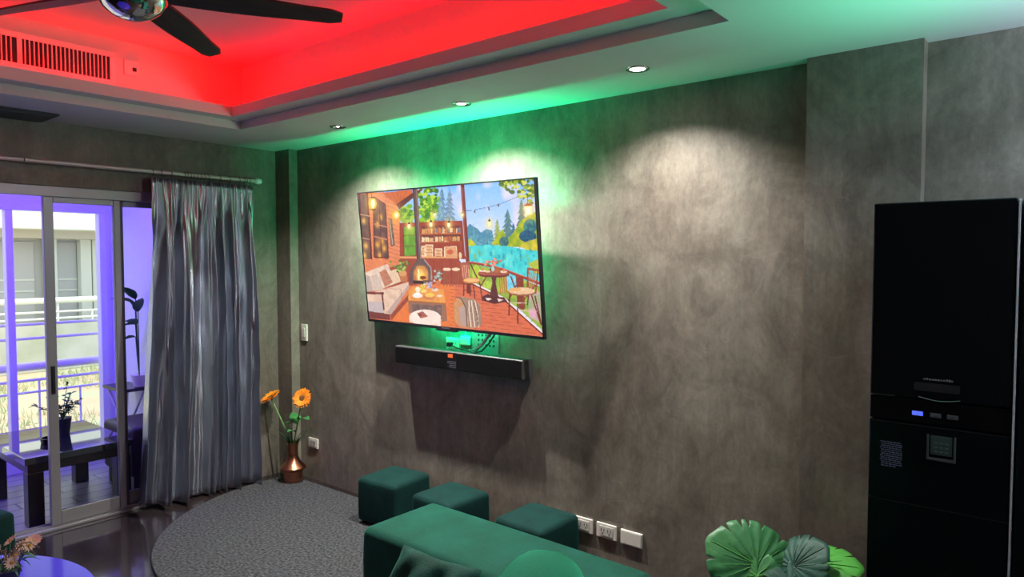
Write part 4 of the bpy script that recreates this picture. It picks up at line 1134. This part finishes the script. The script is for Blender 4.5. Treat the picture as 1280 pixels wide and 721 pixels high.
# ------------------------------------------------------------------ balcony
BX = -6.5; SY = 2.46
bm = BM(); box(bm, -6.72, XO, -1.6, SY + .12, -.10, -.002); struct('floor_balcony', bm, M_tile)
bm = BM(); box(bm, -6.62, XO, SY, SY + .12, -.1, 2.5); struct('wall_balcony_side', bm, M_balc)
bm = BM(); box(bm, -6.72, XO, -1.72, -1.6, -.1, 2.5); struct('wall_balcony_end', bm, M_balc)
bm = BM(); box(bm, -6.72, XO, -1.72, SY + .12, 2.45, 2.55); struct('ceiling_balcony', bm, M_balc)
bm = BM(); box(bm, -6.62, BX, -1.6, SY, 2.135, 2.45); box(bm, -6.62, BX, -1.6, SY, -.002, .14); box(bm, -6.62, BX, 2.42, SY, .14, 2.135)
struct('wall_balcony_outer', bm, M_balc)
win = bpy.data.objects.new('window_1', None); COL.objects.link(win); win['kind'] = 'structure'
bm = BM(); box(bm, -6.58, BX + .012, -1.6, 2.42, 2.085, 2.15, .006); box(bm, -6.58, BX + .010, 2.370, 2.425, .166, 2.0845, .006); box(bm, -6.58, BX + .012, -1.6, 2.42, .135, .165, .004)
obj('window_frame', bm, M_white, win)
for y in (1.70, .3):
    bm = BM(); box(bm, -6.575, BX + .008, y, y + .052, .165, 2.085, .005); obj('mullion', bm, M_white, win)
rl = thing('balcony_railing', 'white tube railing along the balcony edge behind the outer window', 'railing', (-6.69, .4, 0))
def rbar(name, z, r, y0=-2.0, y1=2.06):
    bm = BM(); tube(bm, [(0, y0, z), (0, y1, z)], r, 12); obj(name, bm, M_white, rl, smooth=True)
rbar('rail', 1.162, .012); rbar('rail', 1.046, .012); rbar('handrail', .815, .034); rbar('rail', .70, .012); rbar('rail', .60, .010); rbar('rail', .20, .012)
for k in range(13):
    bm = BM(); y = 1.86 - k * .305; tube(bm, [(0, y, -.09), (0, y, .70 if k % 2 else .60)], .009, 8); obj('baluster', bm, M_white, rl, smooth=True)
for y in (-1.9, .72, 2.03):
    bm = BM(); tube(bm, [(0, y, -.09), (0, y, 1.16)], .014, 10); obj('post', bm, M_white, rl, smooth=True)
area('purple_balcony_lamp', (-5.16, .6, 2.40), (0, R(40), 0), .12, 3.4, 80, (.11, .035, 1.))

# dining table on the balcony
bt = thing('balcony_table', 'low dark wood table with glossy top on the balcony tiles', 'table', (-5.53, 1.72, 0))
bm = BM(); box(bm, -.45, .45, -.325, .32, .405, .45, .004); obj('tabletop', bm, M_tabletop, bt)
bm = BM(); box(bm, -.43, .43, -.305, .30, .345, .405, .003); obj('apron', bm, M_wood, bt)
for sx in (-1, 1):
    for sy in (-1, 1):
        x, y = sx * .385, sy * .262
        bm = BM(); box(bm, x - .045, x + .045, y - .045, y + .045, 0, .346, .004); obj('leg', bm, M_wood, bt)
pp = thing('potted_plant', 'small leafy plant in a black pot on the balcony table', 'plant', (-5.62, 1.78, .45))
bm = BM(); lathe(bm, [(.04, 0), (.042, .004), (.055, .11), (.058, .115), (.05, .115), (.0001, .10)], 24); obj('pot', bm, M_terra, pp, smooth=True)
for k in range(13):
    a = random.uniform(0, 2 * PI); sp = random.uniform(.05, .20); hgt = random.uniform(.16, .34)
    pts = [Vector((math.cos(a) * sp * t ** 1.4, math.sin(a) * sp * t ** 1.4, .1 + (hgt - .1) * t)) for t in (0, .33, .66, 1)]
    bm = BM(); tube(bm, pts, .0022, 5); st_ = obj('branch', bm, M_grass, pp)
    bm = BM()
    for i in range(9):
        t = random.uniform(.35, 1); p = Vector((math.cos(a) * sp * t ** 1.4, math.sin(a) * sp * t ** 1.4, .1 + (hgt - .1) * t))
        lb = leaf_bm(random.uniform(.025, .045), .016, .3, 0)
        M4 = Matrix.Translation(p) @ Euler((random.uniform(-.6, .6), random.uniform(-.9, .2), random.uniform(0, 2 * PI))).to_matrix().to_4x4()
        bmesh.ops.transform(lb, matrix=M4, verts=lb.verts[:])
        tmp = bpy.data.meshes.new('t'); lb.to_mesh(tmp); lb.free(); bm.from_mesh(tmp); bpy.data.meshes.remove(tmp)
    obj('leaf', bm, M_grass, st_, smooth=True, angle=0)
ash = thing('ashtray', 'small dark ashtray on the balcony table before the potted plant', 'ashtray', (-5.42, 1.64, .45))
bm = BM(); lathe(bm, [(.045, 0), (.055, .004), (.06, .035), (.052, .035), (.046, .01), (.0001, .008)], 28); obj('bowl', bm, M_blackgloss, ash, smooth=True)
bm = BM(); tube(bm, [(.03, .0, .03), (.07, .02, .042)], .004, 8); obj('cigarette', bm, M_white, ash)
ar = thing('balcony_stool', 'low boxy brown leather seat tucked behind the balcony table', 'stool', (-5.50, 2.26, 0))
o = cushion_block('seat', .50, .34, .36, .03, M_leather, ar); o.location.z = .12
for sx in (-1, 1):
    for sy in (-1, 1):
        bm = BM(); box(bm, sx * .2 - .025, sx * .2 + .025, sy * .12 - .025, sy * .12 + .025, 0, .125, .003); obj('leg', bm, M_wood, ar)
ps = thing('plant_stand', 'folding stand with splayed white legs against the purple balcony wall', 'plant stand', (-5.945, 2.335, 0))
bm = BM(); box(bm, -.19, .19, -.10, .10, .655, .68, .004); obj('top', bm, M_wood, ps)
for sx in (-1, 1):
    bm = BM(); tube(bm, [(sx * .16, -.07, .655), (sx * .02, .0, .32), (-sx * .14, .08, 0)], .011, 8); obj('leg', bm, M_white, ps, smooth=True)
    bm = BM(); tube(bm, [(sx * .16, .08, .655), (sx * .02, .0, .32), (-sx * .14, -.08, 0)], .011, 8); obj('leg', bm, M_white, ps, smooth=True)
p2 = thing('potted_plant', 'broad leaved plant in a pale bowl on the balcony plant stand', 'plant', (-5.80, 2.385, .68))
bm = BM(); lathe(bm, [(.03, 0), (.038, .004), (.062, .09), (.065, .10), (.056, .10), (.0001, .085)], 28); obj('pot', bm, mat('pale_ceramic', (.75, .68, .55), .4), p2, smooth=True)
for (a, zz, L_, up) in ((-110, .66, .17, 35), (-95, .50, .13, 10), (-115, .40, .12, 0), (-20, .60, .22, 50), (-55, .5, .2, 30), (-160, .62, .16, 55), (-70, .70, .20, 50)):
    bm = BM(); tube(bm, [(0, 0, .08), (.012 * math.cos(R(a)), .012 * math.sin(R(a)), zz * .6), (.02 * math.cos(R(a)), .02 * math.sin(R(a)), zz)], .004, 6); obj('stem', bm, M_grass, p2)
    o = obj('leaf', leaf_bm(L_, .085, .35, .0), M_grass, p2, smooth=True, angle=0); o.location = (.02 * math.cos(R(a)), .02 * math.sin(R(a)), zz); o.rotation_euler = (.3, R(-up), R(a))

# ------------------------------------------------------------------ outside
M_ground = mat('dry_ground', (.60, .44, .28), .9, noise=(1.6, (.50, .52, .32), (1, .5, 1), .42, .6))
bm = BM(); box(bm, -34, -6.73, -22, 34, -.35, -.15); struct('ground_outside', bm, M_ground)
bl = thing('building', 'pale grey low building with white columns across the yard', 'building', (-14.5, 3., -.15))
M_bgrey = mat('grey_render', (.58, .59, .58), .8); M_bwhite = mat('white_render', (.80, .84, .76), .8); M_bbeige = mat('beige_render', (.56, .52, .44), .8)
bm = BM(); box(bm, -6, 0, -16, 16, 0, 2.24); obj('wall', bm, M_bgrey, bl)
bm = BM(); box(bm, -6, 1.1, -16, 16, 2.34, 3.9, .02); obj('fascia', bm, M_bwhite, bl)
bm = BM(); box(bm, -.02, .75, -16, 16, 2.20, 2.34); obj('beam', bm, M_bbeige, bl)
for y in (-7.6, -4.6, -1.4, 1.42, 1.98, 2.18, 5.2, 8.2):
    bm = BM(); box(bm, .02, .22, y - .09, y + .09, 0, 2.21, .01); obj('column', bm, M_bwhite, bl)
for y0, y1 in ((-7.4, -4.8), (-4.4, -1.6), (-1.2, 1.2), (1.52, 1.88), (2.4, 5.0)):
    bm = BM(); box(bm, .005, .03, y0, y1, 0, 2.15)
    for z in (1.26, 1.46): box(bm, .03, .05, y0, y1, z, z + .03, mi=1)
    obj('shutter', bm, [mat('shutter_grey', (.60, .61, .61), .7), M_bwhite], bl)
bw = thing('boundary_wall', 'low stained concrete wall along the far side of the yard', 'wall', (-13.2, 3, -.15))
bm = BM(); box(bm, -.08, .08, -16, 16, 0, .80, .01); obj('wall', bm, mat('stained_concrete', (.56, .58, .50), .9, noise=(1.5, (.42, .46, .34), (1, 1, 1), .4, .65)), bw)
r2 = thing('roof_railing', 'white tube railing on top of the low far wall', 'railing', (-13.2, 3, .65))
r2.name = 'wall_top_railing'
for z, r_ in ((.36, .05), (.17, .018), (.06, .018)):
    bm = BM(); tube(bm, [(0, -16, z), (0, 16, z)], r_, 10); obj('rail', bm, M_bwhite, r2, smooth=True)
for k in range(34):
    bm = BM(); y = -12 + k * .72 + (.2 if k % 3 == 0 else 0); tube(bm, [(0, y, 0), (0, y, .17 if k % 3 else .36)], .016, 6); obj('post', bm, M_bwhite, r2)

# grass tufts in the yard: one mass
bm = BM(); rg = random.Random(5)
for k in range(2600):
    x = rg.uniform(-13, -8); y = 1 + (-x - 8) * .45 + rg.uniform(-1.8, 2.6); hgt = rg.uniform(.04, .16); a = rg.uniform(0, PI)
    if math.sin(x * 2.1 + 1) + math.sin(y * 3.3) < -.2: continue
    dx, dy = .012 * math.cos(a), .012 * math.sin(a); lx, ly = rg.uniform(-.05, .05), rg.uniform(-.05, .05)
    v = [bm.verts.new((x - dx, y - dy, -.15)), bm.verts.new((x + dx, y + dy, -.15)), bm.verts.new((x + lx, y + ly, -.15 + hgt)), bm.verts.new((x + dy, y - dx, -.15))]
    bm.faces.new((v[0], v[1], v[2])); bm.faces.new((v[1], v[3], v[2])); bm.faces.new((v[3], v[0], v[2]))
gr = obj('yard_grass', bm, mat('dry_grass', (.42, .46, .24), .9)); gr['kind'] = 'stuff'; gr['label'] = 'dry grass tufts growing in the yard beyond the railing'; gr['category'] = 'grass'

# ------------------------------------------------------------------ daylight and room lights
w = bpy.data.worlds.new('sky'); scene.world = w; w.use_nodes = True
bg = w.node_tree.nodes['Background']; bg.inputs[0].default_value = (.86, .95, 1., 1); bg.inputs[1].default_value = 1.5
s = bpy.data.lights.new('sun', 'SUN'); s.energy = 2.6; s.angle = R(3); s.color = (1, .97, .9)
so = bpy.data.objects.new('sun', s); COL.objects.link(so); so.rotation_euler = (R(35), R(20), 0)

# kitchen lamps out of frame to the right, and added lights without fixtures
area('kitchen_ceiling_lamp', (1.5, 1.4, H - .02), (0, 0, 0), .9, .3, 7, (.82, .90, 1.))
area('cool_ceiling_fill', (.75, 2.25, 1.98), (R(180), 0, 0), .7, .3, 46, (.62, .78, 1.), 150)  # added area light to brighten the right ceiling
g_ = area('green_ceiling_fill', (-.33, 2.58, 1.90), (0, 0, 0), .3, .04, 2.6, (.0, 1., .42), 150)  # added light that greens the ceiling, its place above the fridge is invented
g_.rotation_euler = Vector((.30, .42, -.86)).to_track_quat('Z', 'Y').to_euler()
area('kitchen_side_lamp', (1.5, 2.72, 2.25), (0, R(90), 0), .25, .25, 22, (.80, .90, 1.))

# ------------------------------------------------------------------ view
scene.view_settings.view_transform = 'Standard'; scene.view_settings.look = 'None'
scene.view_settings.exposure = .22; scene.view_settings.gamma = 1; scene.view_settings.use_curve_mapping = False
scene.cycles.use_denoising = True
scene.cycles.max_bounces = 8
scene.cycles.transparent_max_bounces = 12
scene.cycles.sample_clamp_indirect = 8
